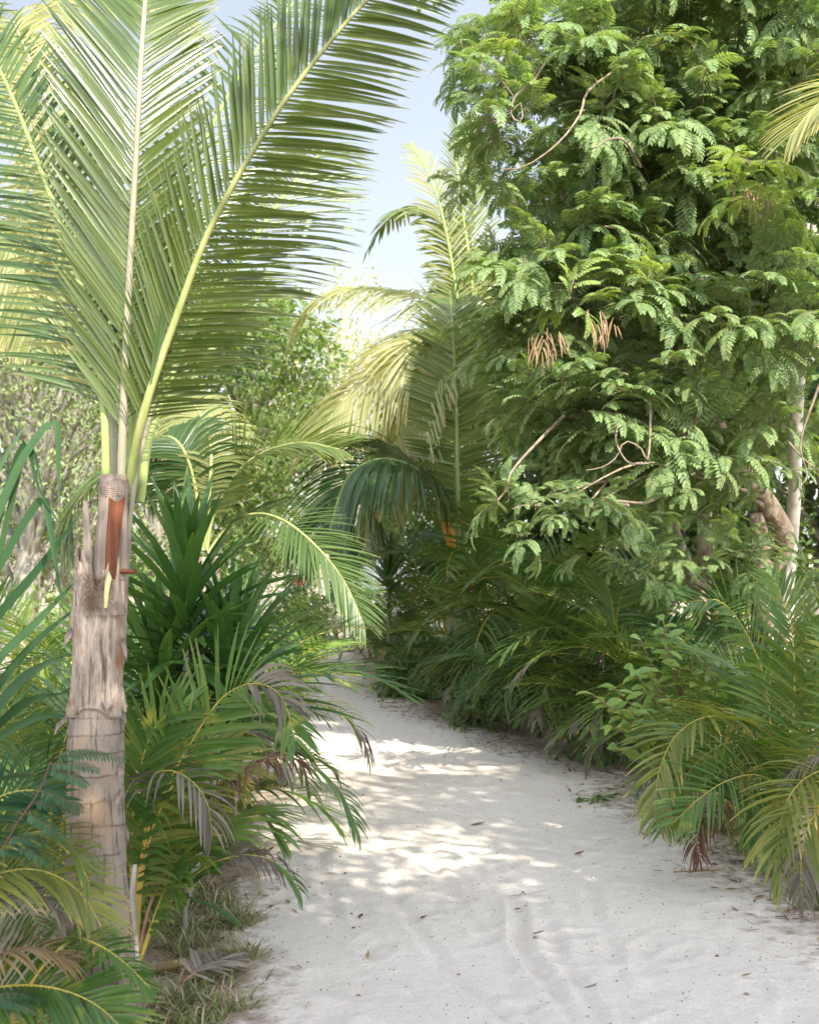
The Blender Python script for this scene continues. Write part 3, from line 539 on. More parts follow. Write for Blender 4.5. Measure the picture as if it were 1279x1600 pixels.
# stalk boots of that palm are part of the trunk silhouette; the palm behind the dracaena follows
BD = 9.0
kb = lambda **k: dict(dict(n=84, leaf=.55, wid=.021, th0=70, th1=30, vee=0, droop=.7, tilt=20, start=.18, r0=.019, r1=.005), **k)
coco_palm('coconut palm with arching sunlit fronds behind the big dracaena on the left', P(315, 1233, BD), P(318, 870, BD), .12, [
    (W(BD, (322, 860), (335, 800), (365, 745), (410, 708, 8.9), (470, 692, 8.8), (530, 702, 8.7)), 'rib_yellow', 'coco', kb(normal=(-.3, -.8, 1), vee=20, droop=.2, leaf=.5)),
    (W(BD, (325, 865), (355, 825), (395, 804, 8.8), (440, 812, 8.6), (490, 850, 8.5), (535, 905, 8.5), (568, 975, 8.5)), 'rib_yellow', 'coco_dark', kb(normal=(.2, -.7, 1), droop=.35, leaf=.42, vee=10, n=84, wid=.019)),
    (W(BD, (318, 860), (305, 760), (285, 700), (258, 682, 9.1), (238, 710, 9.2), (232, 770, 9.3)), 'rib_yellow', 'coco_dark', kb(normal=(-.2, -.6, 1), droop=1.2, leaf=.5)),
    (W(BD, (320, 860), (330, 720), (322, 670, 9.2), (300, 630, 9.4), (262, 620, 9.6), (225, 650, 9.8)), 'rib_yellow', 'coco_gold', kb(normal=(0, -.6, 1), droop=1.3, leaf=.45)),
    (W(BD, (316, 860), (280, 760, 9.2), (230, 720, 9.4), (170, 730, 9.6), (120, 780, 9.8), (95, 860, 9.9)), 'rib_green', 'coco', kb(normal=(0, -.6, 1), droop=1.1, leaf=.55)),
])
# a palm beyond the left edge whose fronds hang in from the top, and one beyond the right edge
LD = 7.5
coco_palm('coconut palm whose yellowing fronds hang in at the top left corner', P(-150, 1308, LD), P(-150, 420, LD), .12, [
    (W(LD, (-150, 430), (-120, 300), (-60, 150), (0, 60), (55, 60), (85, 160), (95, 300), (92, 420)), 'rib_yellow', 'coco_gold', kb(normal=(.2, -.6, 1), droop=1.0, leaf=.55, n=90, r0=.022)),
    (W(LD, (-150, 430), (-110, 250), (-20, 90), (80, 10), (180, -20), (260, 10), (310, 60)), 'rib_yellow', 'coco_gold', kb(normal=(0, -.6, 1), droop=1.2, leaf=.55, n=90, r0=.022)),
    (W(LD, (-150, 430), (-120, 380), (-70, 340), (-10, 350), (35, 420), (55, 520)), 'rib_yellow', 'coco_gold', kb(normal=(0, -.6, 1), droop=1.0, leaf=.5, r0=.022)),
    (W(LD, (-150, 430), (-130, 200), (-110, 60), (-60, -60)), 'rib_green', 'coco', kb(normal=(0, -1, .3), leaf=.55)),
], group=None)
RD = 8.0
coco_palm('coconut palm beyond the right edge with one frond tip fanning in beside the big tree', P(1560, 1280, RD), P(1560, 300, RD), .13, [
    (W(RD, (1560, 300), (1500, 180), (1420, 120), (1340, 125), (1275, 165), (1232, 215)), 'rib_yellow', 'coco_gold', kb(normal=(-.1, -.6, 1), droop=.35, leaf=.5, n=70, th0=60, th1=25)),
    (W(RD, (1560, 300), (1520, 80), (1460, -60), (1380, -120)), 'rib_yellow', 'coco', kb(normal=(0, -.6, 1))),
    (W(RD, (1560, 300), (1600, 150), (1680, 80), (1780, 120)), 'rib_yellow', 'coco', kb(normal=(0, -.6, 1))),
])

# ------------------------------------------------------------------ areca palms
def areca_template(seed, leafm, L=1.5, e0=76, e1=-35, n=34, leaf=.36, wid=.0205, droop=.45, dead=None, deadm='dead_grey', ribm='rib_cane', vee=16, stem=.2):
    st = random.Random(seed); p = [np.zeros(3)]; K = 12
    bend = st.uniform(-.25, .25)
    for i in range(K):
        t = i / (K - 1); e = R(e0 + (e1 - e0) * t ** 1.15); y = bend * t
        p.append(p[-1] + L / K * np.array([math.cos(e) * math.cos(y), math.cos(e) * math.sin(y), math.sin(e)]))
    m = MB(); r = MB(); frond(r, m, p, n=n, leaf=leaf, wid=wid, normal=(0, 0, 1) if e0 < 80 else (-.3, 0, 1), th0=68, th1=28, vee=vee, droop=droop, tilt=18, start=stem, r0=.009, r1=.002, prof=AREC, jit=.06, dead=dead, miss=.03)
    v, q, uv, mi = r.arr(); m.add(v, q, uv, 2)
    return m.mesh('areca_frond', [leafm, deadm, ribm])
AT = {}
for key, lm in (('green', 'areca'), ('deep', 'areca_deep'), ('yellow', 'areca_yellow')):
    AT[key] = [areca_template(10 + i, lm, L=[1.5, 1.35, 1.65, 1.2][i], e0=[80, 70, 84, 60][i], e1=[-30, -55, 5, -50][i], droop=[.45, .7, .3, .6][i],
                              dead=[None, (.72, 1.01), None, (.8, 1.01)][i] if key != 'deep' else None, n=[36, 32, 38, 30][i]) for i in range(4)]
CANE = MB(); 
for k in range(1): tube(CANE, spline([(0, 0, 0), (.02, 0, .3), (.05, 0, .65)], 18)[0], np.linspace(.017, .011, 18) * (1 + .12 * (np.arange(18) % 5 == 0)), 8, 0)
CANEM = CANE.mesh('stem', ['rib_cane'])
def areca(loc, label, mix=('green',), nf=13, sc=1.0, group=None, spread=1.0, seed=0, face=None, cane=True, low=0):
    r = random.Random(seed); root = thing('areca_palm', label, 'palm', loc, group)
    ns = 4 if cane else 0
    for i in range(ns):
        a = r.uniform(0, 6.28); link('stem', CANEM, root, (.10 * math.cos(a) * sc, .10 * math.sin(a) * sc, -.03), (r.uniform(-.15, .15), r.uniform(-.1, .25), a), sc * r.uniform(.7, 1.1))
    for i in range(nf):
        a = 6.28 * i / nf + r.uniform(-.3, .3)
        if face is not None and r.random() < .45: a = face + r.uniform(-1.1, 1.1)
        me = r.choice(AT[r.choice(mix)]); h = r.uniform(.0, .55) * sc * (1 - low)
        link('frond', me, root, (.07 * math.cos(a) * sc, .07 * math.sin(a) * sc, h), (r.uniform(-.25, .25), r.uniform(-.30, .30) * spread + .05, a), sc * r.uniform(.8, 1.12))
    return root
def gl(px, d): return ((px - 639.5) / F * d, d, 0)
# the row along the right of the path, far to near
hedge = [
    (598, 18.2, .60, ('green', 'deep'), 'feathery palm clump at the far inner bend of the path'),
    (668, 15.8, .70, ('deep', 'green'), 'feathery palm clump just in front of the orange stalked coconut palm'),
    (738, 14.2, .80, ('deep', 'green'), 'dark feathery palm clump at the path edge, second from the far bend'),
    (805, 12.7, .90, ('deep', 'green'), 'deep green palm clump overhanging the shaded middle of the path'),
    (880, 11.6, 1.0, ('deep',), 'tall deep green palm clump below the bright low tamarind branch'),
    (950, 10.6, 1.0, ('deep', 'deep', 'green'), 'dark palm clump whose lower fronds touch the sand left of the broadleaf shrub'),
    (1030, 9.6, .9, ('deep', 'green'), 'palm clump rooted behind the light green broadleaf shrub'),
]
for i, (px, d, sc, mix, lab) in enumerate(hedge):
    areca(gl(px, d), lab, mix, 16, sc, 'feathery palms along the right of the path', 1.3, 100 + i, face=R(200))
back = [
    (680, 17.5, 1.3, ('deep',), 'palm clump behind the trunk of the coconut palm at the bend'),
    (790, 15.0, 1.5, ('deep',), 'tall palm clump in the shade just right of the far coconut palm'),
    (880, 13.4, 1.5, ('deep',), 'tall shaded palm clump with upright fronds behind the hedge row'),
    (975, 12.4, 1.35, ('deep', 'green'), 'tall shaded palm clump below the tree crown, left of the forked grey stem'),
    (1080, 10.8, 1.0, ('deep',), 'palm clump at the foot of the leaning tree trunk'),
    (1170, 9.0, .85, ('green', 'deep'), 'palm clump in front of the leaning trunk'),
    (1290, 9.4, .95, ('deep', 'green'), 'palm clump at the right edge behind the pale upright trunk'),
]
for i, (px, d, sc, mix, lab) in enumerate(back):
    areca(gl(px, d), lab, mix, 15, sc, 'shaded palms behind the row', 1.0, 200 + i)
areca(gl(1300, 7.2), 'yellow green palm clump with many upright canes at the right edge', ('green', 'green', 'deep'), 11, .8, 'feathery palms along the right of the path', 1.1, 301, face=R(170))
areca(gl(1120, 8.3), 'low palm clump at the path edge below the broadleaf shrub', ('green', 'deep'), 12, .72, 'feathery palms along the right of the path', 1.3, 302, face=R(200))

AK = lambda **k: dict(dict(n=38, leaf=.30, wid=.021, normal=(0, -.25, 1), th0=70, th1=28, vee=12, droop=.5, tilt=18, start=.22, r0=.009, r1=.002, prof=AREC, jit=.05, miss=.02), **k)
r1 = thing('areca_palm', 'sunlit palm clump with arching golden green fronds nearest the path on the right', 'palm', gl(1205, 6.9), 'feathery palms along the right of the path')
D = 6.7
for pts, rib, lf, k in (
    (W(D, (1205, 1330), (1195, 1200), (1160, 1135), (1105, 1120, 6.4), (1055, 1150, 6.3), (1028, 1210, 6.2), (1022, 1285, 6.2)), 'rib_cane', 'areca_yellow', AK(droop=.7, n=42)),
    (W(D, (1210, 1330), (1205, 1220), (1180, 1165), (1140, 1160, 6.5), (1095, 1185, 6.4), (1060, 1230, 6.35), (1040, 1290, 6.3)), 'rib_cane', 'areca', AK(droop=.6)),
    (W(D, (1225, 1330), (1215, 1240), (1185, 1212, 6.4), (1140, 1218, 6.2), (1095, 1245, 6.1), (1052, 1285, 6.05)), 'rib_cane', 'areca', AK(normal=(.1, -.9, .7), droop=.35, leaf=.32, wid=.018)),
    (W(D, (1200, 1330), (1205, 1180), (1195, 1070), (1165, 990, 6.6), (1125, 940, 6.5), (1075, 940, 6.4)), 'rib_cane', 'areca', AK(normal=(.3, -.9, .8), droop=.3, leaf=.36)),
    (W(D, (1215, 1330), (1235, 1160), (1240, 1040), (1230, 960, 6.8), (1205, 900, 6.9)), 'rib_cane', 'areca', AK(normal=(0, -1, .4), droop=.3)),
    (W(D, (1230, 1330), (1262, 1170), (1280, 1040), (1300, 940)), 'rib_cane', 'areca_yellow', AK(normal=(0, -1, .4), droop=.3)),
    (W(D, (1190, 1330), (1150, 1220, 6.9), (1100, 1160, 7), (1040, 1130, 7.1), (990, 1150, 7.2)), 'rib_cane', 'areca', AK(droop=.5)),
    (W(D, (1230, 1330), (1250, 1230), (1265, 1180, 6.4), (1290, 1160, 6.2), (1330, 1200, 6)), 'rib_cane', 'areca', AK(droop=.6)),
    (W(D, (1180, 1330), (1170, 1260, 6.6), (1165, 1240, 6.4), (1180, 1260, 6.3), (1200, 1330, 6.2)), 'rib_cane', 'areca', AK(droop=.6)),
): frond_part(r1, pts, rib, lf, **k)
for i in range(6): link('stem', CANEM, r1, (random.uniform(-.15, .25), random.uniform(-.1, .2), -.03), (random.uniform(-.1, .1), random.uniform(-.1, .1), i), random.uniform(.9, 1.3))
r2 = thing('areca_palm', 'yellowing palm with silvery dead tips hanging at the right edge over the grass', 'palm', gl(1370, 5.9), 'feathery palms along the right of the path')
D = 5.9
for pts, rib, lf, k in (
    (W(D, (1380, 1430), (1370, 1280), (1330, 1215), (1280, 1205, 5.8), (1235, 1240, 5.7), (1215, 1310, 5.7), (1222, 1385, 5.7)), 'rib_cane', 'areca_yellow', AK(droop=1.0, n=38)),
    (W(D, (1390, 1430), (1380, 1300), (1350, 1250), (1300, 1250, 5.7), (1262, 1290, 5.6), (1250, 1360, 5.6), (1255, 1410, 5.6)), 'rib_cane', 'areca_yellow', AK(droop=1.0, dead=(.75, 1.01))),
    (W(D, (1380, 1430), (1360, 1260), (1310, 1180), (1262, 1185, 5.9), (1225, 1220, 5.95)), 'rib_brown', 'dead_grey', AK(droop=1.8, leaf=.22, wid=.012)),
    (W(D, (1380, 1430), (1350, 1200), (1330, 1060), (1290, 980)), 'rib_cane', 'areca', AK(normal=(0, -1, .5))),
): frond_part(r2, pts, rib, lf, **k)

# low palms at the left, beside the near trunk
r3 = thing('areca_palm', 'young feathery palm right of the near trunk, its outer fronds ending in grey dead tips', 'palm', gl(214, 5.1), 'young palms around the near trunk')
D = 5.1
for pts, rib, lf, k in (
    (W(D, (212, 1500), (222, 1370), (255, 1245), (305, 1150), (350, 1088), (400, 1068, 5), (440, 1090, 4.95), (462, 1160, 4.9)), 'rib_cane', 'areca', AK(n=46, leaf=.30, wid=.02, normal=(.2, -.9, .6), droop=.3, dead=(.70, .9), th0=60)),
    (W(D, (208, 1500), (212, 1400), (228, 1290), (232, 1230), (250, 1205, 5), (285, 1210, 4.95), (320, 1245, 4.9), (332, 1300, 4.9)), 'rib_cane', 'dead_grey', AK(n=22, leaf=.25, wid=.013, droop=2.2, start=.5, deadmat=1)),
    (W(D, (214, 1500), (240, 1400), (300, 1290), (370, 1215), (430, 1184, 5), (485, 1195, 5), (530, 1235, 5), (560, 1300, 5)), 'rib_brown', 'areca', AK(n=40, leaf=.22, wid=.013, droop=1.3, start=.35, dead=(.15, .62), deadm='dead_brown' )),
    (W(D, (214, 1510), (245, 1440), (295, 1375), (350, 1342, 5), (405, 1338, 5), (445, 1360, 5), (468, 1394, 5)), 'rib_cane', 'areca', AK(n=34, leaf=.20, wid=.012, droop=1.2, start=.3, dead=(.45, .8))),
    (W(D, (210, 1500), (218, 1370), (245, 1260), (290, 1200), (335, 1180), (380, 1210)), 'rib_orange', 'areca_yellow', AK(n=34, leaf=.33, normal=(0, -1, .5), droop=.5)),
    (W(D, (210, 1500), (205, 1350), (212, 1240), (235, 1150), (270, 1110), (300, 1100)), 'rib_cane', 'areca', AK(n=36, leaf=.28, normal=(.1, -1, .3), droop=.25)),
    (W(D, (216, 1510), (255, 1410), (310, 1330), (360, 1280, 5.2), (400, 1270, 5.3), (440, 1310, 5.3)), 'rib_cane', 'areca', AK(n=34, leaf=.3, droop=.9)),
    (W(D, (212, 1500), (230, 1330), (275, 1220), (340, 1150, 5.3), (400, 1150, 5.4), (440, 1210, 5.5)), 'rib_cane', 'areca', AK(n=36, leaf=.32, droop=.9, dead=(.7, 1.01))),
    (W(D, (216, 1510), (235, 1450), (262, 1380), (290, 1330), (330, 1330)), 'rib_cane', 'areca', AK(n=26, leaf=.26, droop=.5)),
):
    dm = k.pop('deadm', 'dead_grey')
    frond_part(r3, pts, rib, lf, deadm=dm, **k)
m = MB(); tube(m, W(5.1, (213, 1520), (209, 1450), (208, 1390), (212, 1350)), [.020, .017, .014, .010], 10); 
v, q, uv, mi = m.arr(); m2 = MB(); m2.add(v - np.array(r3.location), q, uv); link('stem', m2.mesh('stem', ['bark_pale']), r3)
r4 = thing('areca_palm', 'low yellow green palm spreading in front of the foot of the near trunk', 'palm', gl(-120, 4.25), 'young palms around the near trunk')
D = 4.2
for pts, rib, lf, k in (
    (W(D, (-130, 1640), (-110, 1480), (-50, 1390), (20, 1360), (80, 1365), (130, 1400), (165, 1460)), 'rib_cane', 'areca_yellow', AK(n=40, leaf=.24, wid=.016, normal=(0, -.8, 1), droop=.5, th0=60)),
    (W(D, (-130, 1640), (-110, 1600), (-50, 1555), (20, 1540), (90, 1545), (150, 1570), (200, 1615)), 'rib_cane', 'areca', AK(n=44, leaf=.27, wid=.016, normal=(0, -.9, .8), droop=.25, th0=65)),
    (W(D, (-130, 1640), (-100, 1500), (-40, 1425), (20, 1400), (70, 1402), (100, 1440)), 'rib_brown', 'dead_grey', AK(n=36, leaf=.16, wid=.012, droop=1.2)),
    (W(D, (-130, 1640), (-90, 1560), (-20, 1500), (50, 1480), (110, 1500)), 'rib_brown', 'dead_straw', AK(n=40, leaf=.22, wid=.012, droop=.8)),
    (W(D, (-130, 1640), (-110, 1400), (-60, 1300), (0, 1245), (60, 1235), (90, 1250)), 'rib_cane', 'sword', AK(n=40, leaf=.22, wid=.016, normal=(0, -1, .2), droop=.15, sidescale=(1, 1))),
    (W(D, (-130, 1640), (-80, 1620), (-10, 1600), (60, 1600), (120, 1630)), 'rib_cane', 'areca_yellow', AK(n=36, leaf=.24, wid=.014, normal=(0, -.8, .8), droop=.6)),
    (W(D, (-60, 1660), (0, 1620), (60, 1520), (110, 1470), (150, 1475, 4.1), (195, 1505, 4.1), (235, 1545, 4.1)), 'rib_cane', 'areca', AK(n=36, leaf=.12, wid=.010, droop=.3, start=.6)),
    (W(D, (-130, 1640), (-60, 1440), (0, 1330), (60, 1300), (110, 1320), (140, 1380)), 'rib_cane', 'areca_yellow', AK(n=40, leaf=.22, wid=.014, droop=.5)),
): frond_part(r4, pts, rib, lf, **k)
more = [
    (330, 7.6, .95, ('deep', 'green'), 'dark palm clump between the near young palm and the dracaena'),
    (362, 8.8, .8, ('green', 'green', 'yellow'), 'sunlit palm clump leaning over the left edge of the path'),
    (250, 7.2, .9, ('deep',), 'deep green palm clump directly behind the near trunk'),
    (60, 6.4, .8, ('deep', 'green'), 'palm clump in the shade left of the near trunk'),
    (-30, 5.4, .6, ('deep',), 'low dark palm clump in the bottom left corner'),
    (90, 9.0, 1.0, ('green', 'yellow'), 'sunlit palm clump far behind the blue green sword leaves'),
    (385, 12.5, .6, ('green',), 'small palm clump at the left path edge near the bend'),
]
for i, (px, d, sc, mix, lab) in enumerate(more):
    areca(gl(px, d), lab, mix, 13, sc, 'palms in the left bed', 1.1, 400 + i, cane=i != 1)

# ------------------------------------------------------------------ dracaenas
def dracaena(loc, label, heads, leafL, leafW, n, group=None, mat='dracaena', stemr=.02):
    root = thing('dracaena', label, 'plant', loc, group)
    for (hx, hy, z0, z1) in heads:
        m = MB(); tube(m, spline([(0, 0, -.03), (hx * .5, hy * .5, z0 * .5), (hx, hy, z1)], 16)[0], np.linspace(stemr, stemr * .6, 16), 8); link('stem', m.mesh('stem', ['bark_grey']), root)
        m = MB(); t = np.linspace(0, 1, n); az = np.arange(n) * 2.39996 + rng.normal(0, .12, n)
        el = np.radians(-22 + 100 * t ** .75 + rng.normal(0, 6, n)); b = np.stack([hx + .01 * np.cos(az), hy + .01 * np.sin(az), z0 + (z1 - z0) * t], 1)
        d = np.stack([np.cos(az) * np.cos(el), np.sin(az) * np.cos(el), np.sin(el)], 1); nr_ = np.stack([-np.cos(az) * np.sin(el), -np.sin(az) * np.sin(el), np.cos(el)], 1)
        blades(m, b, d, nr_, leafL * rng.uniform(.75, 1.08, n) * (1 - .25 * t ** 3), leafW * rng.uniform(.85, 1.1, n), .35 + .3 * (1 - t), [.45, .62, .9, 1, .98, .82, .5, .05], .42, 0, twist=rng.normal(0, .35, n))
        link('leaf_rosette', m.mesh('leaf_rosette', [mat]), root)
    return root
dracaena(gl(285, 6.0), 'big dracaena with broad dark green sword leaves right of the near palm trunk', [(.02, .0, 1.02, 1.52), (-.12, .1, .76, 1.10), (.20, .12, .80, 1.15)], .60, .050, 88)
dracaena(gl(365, 7.4), 'smaller dracaena with paler leaf tips between the big dracaena and the path', [(0, 0, .75, 1.15)], .6, .05, 54)
dracaena(gl(607, 16.2), 'small dark spiky dracaena left of the far coconut palm trunk', [(0, 0, .95, 1.4)], .62, .06, 50)
dracaena(gl(290, 5.6), 'young broadleaf cane plant low beside the grass on the left', [(0, 0, .15, .32)], .30, .06, 14, mat='areca_deep', stemr=.012)

# ------------------------------------------------------------------ blue green sword plant at the left edge
def sword():
    root = thing('sword_plant', 'plant with long blue green sword leaves, some bent over, at the left edge', 'plant', gl(-60, 4.7))
    o = np.array(root.location); D = 4.6
    for pl, w_ in (([(-60, 1180), (-30, 900), (25, 740), (78, 660), (90, 665), (92, 740), (94, 800)], .045), ([(-60, 1180), (-45, 850), (0, 730), (30, 680), (46, 655)], .04),
                  ([(-60, 1180), (-50, 1000), (20, 850), (62, 785), (72, 778), (80, 830), (100, 960)], .042), ([(-60, 1180), (-30, 1010), (60, 890), (128, 800)], .045),
                  ([(-60, 1180), (-10, 1045), (60, 970), (122, 905)], .04), ([(-60, 1180), (0, 1070), (60, 1000), (125, 945)], .036), ([(-60, 1180), (0, 1100), (50, 1050), (112, 1020)], .045),
                  ([(-60, 1180), (0, 1130), (45, 1095), (105, 1082)], .04), ([(-60, 1180), (-20, 900), (10, 770), (40, 690), (60, 760), (100, 830)], .03), ([(-60, 1180), (0, 1150), (60, 1120), (110, 1120)], .036),
                  ([(-60, 1180), (-100, 900), (-60, 760), (0, 760)], .04), ([(-60, 1180), (-20, 960), (35, 720), (50, 700), (75, 800)], .03)):
        dd = rng.uniform(-.15, .2)
        p, L = spline([P(a, b, D + dd * (1 - .3 * i)) - o for i, (a, b) in enumerate(pl)], 26); T = nrm(np.gradient(p, axis=0))
        sd = nrm(np.cross(T, np.array([rng.uniform(-.3, .3), -1, rng.uniform(-.2, .5)]))); u = np.cross(sd, T)
        t = np.linspace(0, 1, 26); hw = (w_ * .36 * np.minimum(1, .7 + t) * np.clip((1 - t) * 3.2, .03, 1) ** .8)[:, None]
        V = np.stack([p - sd * hw + u * hw * .35, p, p + sd * hw + u * hw * .35], 1); q = []
        for k in range(25): q += [[k * 3, k * 3 + 1, k * 3 + 4, k * 3 + 3], [k * 3 + 1, k * 3 + 2, k * 3 + 5, k * 3 + 4]]
        uv = np.zeros((26, 3, 2)); uv[..., 0] = t[:, None]; uv[..., 1] = [0, .5, 1]
        m = MB(); m.add(V, q, uv); link('leaf', m.mesh('leaf', ['sword']), root)
sword()
# strap leaved lilies catching the sun behind
def strap_mesh(seed, n, L, W_, mat):
    r = np.random.default_rng(seed); m = MB(); az = r.uniform(0, 6.28, n); el = np.radians(r.uniform(45, 85, n)); b = np.stack([r.normal(0, .07, n), r.normal(0, .07, n), np.zeros(n)], 1)
    d = np.stack([np.cos(az) * np.cos(el), np.sin(az) * np.cos(el), np.sin(el)], 1); nr_ = np.stack([-np.cos(az) * np.sin(el), -np.sin(az) * np.sin(el), np.cos(el)], 1)
    blades(m, b, d, nr_, L * r.uniform(.6, 1.1, n), W_ * r.uniform(.8, 1.2, n), r.uniform(.2, 1.1, n), [.7, 1, 1, .95, .8, .55, .08], .3, 0, twist=r.normal(0, .4, n)); return m.mesh('leaf_clump', [mat])
LM = [strap_mesh(1, 46, 1.1, .04, 'lily'), strap_mesh(2, 38, .95, .045, 'lily')]
for i, (px, d, s, lab) in enumerate(((-20, 7.4, 1.15, 'sunlit yellow green strap leaved clump at the far left edge'), (45, 7.9, 1.25, 'tall sunlit strap leaved clump framed by the sword leaves'), (100, 7.4, 1.05, 'sunlit strap leaved clump touching the near trunk on its left'),
                                  (130, 8.6, 1.2, 'strap leaved clump half hidden behind the near trunk'), (10, 6.6, .8, 'lower strap leaved clump under the sword leaves'))):
    tag(link('strap_lily', LM[i % 2], None, gl(px, d), (0, 0, i * 1.3), s), lab, 'plant', 'sunlit strap leaved clumps on the left')

# ------------------------------------------------------------------ feathery (bipinnate) foliage
def feather_leaf(mb, base, yaw, pitch, L, pairs, ll, lw, curve, mat=0, seed=None, roll=0.0):
    """one compound leaf, drooping, leaflets in two rows"""
    K = 8; p = [np.array(base, float)]; e = pitch
    for i in range(K):
        ee = e - curve * (i / K) ** 1.1; p.append(p[-1] + L / K * np.array([math.cos(yaw) * math.cos(ee), math.sin(yaw) * math.cos(ee), math.sin(ee)]))
    p = np.array(p); T = nrm(np.gradient(p, axis=0)); s_ = np.linspace(0, 1, K + 1)
    side0 = np.array([-math.sin(yaw), math.cos(yaw), 0.0]); up0 = np.cross(T, side0)[0]
    s = np.linspace(.12, 1, pairs); 
    for sg in (-1, 1):
        b = np.stack([np.interp(s, s_, p[:, k]) for k in range(3)], 1); t = nrm(np.stack([np.interp(s, s_, T[:, k]) for k in range(3)], 1))
        sd = np.broadcast_to(side0, t.shape); up = np.cross(t, sd) * -1; up = np.where((up[:, 2:3] < 0) & (np.abs(up[:, 2:3]) > .2), -up, up)
        sd = sd * math.cos(roll) + up * math.sin(roll)
        th = np.radians(np.linspace(74, 40, pairs)) + rng.normal(0, .06, pairs); d = t * np.cos(th)[:, None] + sg * sd * np.sin(th)[:, None] - np.array([0, 0, .18])
        sh = np.sin(np.pi * np.linspace(.28, .86, pairs)) ** .7
        blades(mb, b, d, up, ll * sh, lw * (.6 + .4 * sh), .25, [.3, 1, .85, .1], .15, mat)
    tube(mb, p, np.linspace(.0022, .001, K + 1), 3, 1 + 0 * mat, cap=False)
def spray_arrays(seed, nl=7, LL=.34, pairs=11, ll=.075, lw=.024, twig=.30):
    r = random.Random(seed); m = MB(); tp, _ = spline([(0, 0, 0), (twig * .5, 0, .03), (twig, 0, -.02)], 8); tube(m, tp, np.linspace(.006, .003, 8), 4, 1, cap=False)
    for i in range(nl):
        t = .25 + .75 * i / (nl - 1); b = tp[min(7, int(t * 7))]; yaw = (1 if i % 2 else -1) * (1.25 - .95 * t) + r.uniform(-.25, .25) if i < nl - 1 else r.uniform(-.2, .2)
        feather_leaf(m, b, yaw, r.uniform(-.15, .45), LL * r.uniform(.75, 1.1), pairs, ll, lw, r.uniform(.8, 1.6), roll=r.uniform(-.3, .3))
    return m.arr()
SPR = [spray_arrays(i) for i in range(5)]
def place_many(mb, tpl, locs, yaws, pitches, scs):
    v, q, uv, mi = tpl; n = len(locs)
    cy, sy, cp, sp = np.cos(yaws), np.sin(yaws), np.cos(pitches), np.sin(pitches)
    Rm = np.zeros((n, 3, 3)); Rm[:, 0, 0] = cy * cp; Rm[:, 0, 1] = -sy; Rm[:, 0, 2] = cy * sp; Rm[:, 1, 0] = sy * cp; Rm[:, 1, 1] = cy; Rm[:, 1, 2] = sy * sp; Rm[:, 2, 0] = -sp; Rm[:, 2, 2] = cp
    V = np.einsum('nij,vj->nvi', Rm, v) * scs[:, None, None] + locs[:, None]
    Q = (q[None] + (np.arange(n) * len(v))[:, None, None]).reshape(-1, 4)
    mb.add(V.reshape(-1, 3), Q, np.tile(uv, (n, 1)), np.tile(mi, n))
def feather_crown(root, clumps, mat, per=26, sc=1.0, seed=0, name='crown', mix2=None, inner=.45):
    r = np.random.default_rng(seed); o = np.array(root.location); mb = MB(); L = [[], [], [], []]
    for (c, rad) in clumps:
        n = max(5, int(per * (rad / .5) ** 2)); u = nrm(r.normal(0, 1, (n, 3))); u[:, 2] = np.abs(u[:, 2]) * .95 - .38; u = nrm(u)
        loc = np.array(c) - o + u * rad * r.uniform(inner, 1.0, (n, 1)) * np.array([1, 1, .85])
        L[0].append(loc); L[1].append(np.arctan2(u[:, 1], u[:, 0]) + r.normal(0, .8, n)); L[2].append(-u[:, 2] * .8 + r.normal(0, .48, n)); L[3].append(sc * r.uniform(.75, 1.12, n) * np.clip(rad / .34, .6, 1.08))
    L = [np.concatenate(a) for a in L]; pick = r.integers(0, len(SPR), len(L[0]))
    for k in range(len(SPR)):
        s = pick == k
        if s.any(): place_many(mb, SPR[k], L[0][s], L[1][s], L[2][s], L[3][s])
    return link(name, mb.mesh(name, [mat, 'twig']), root)

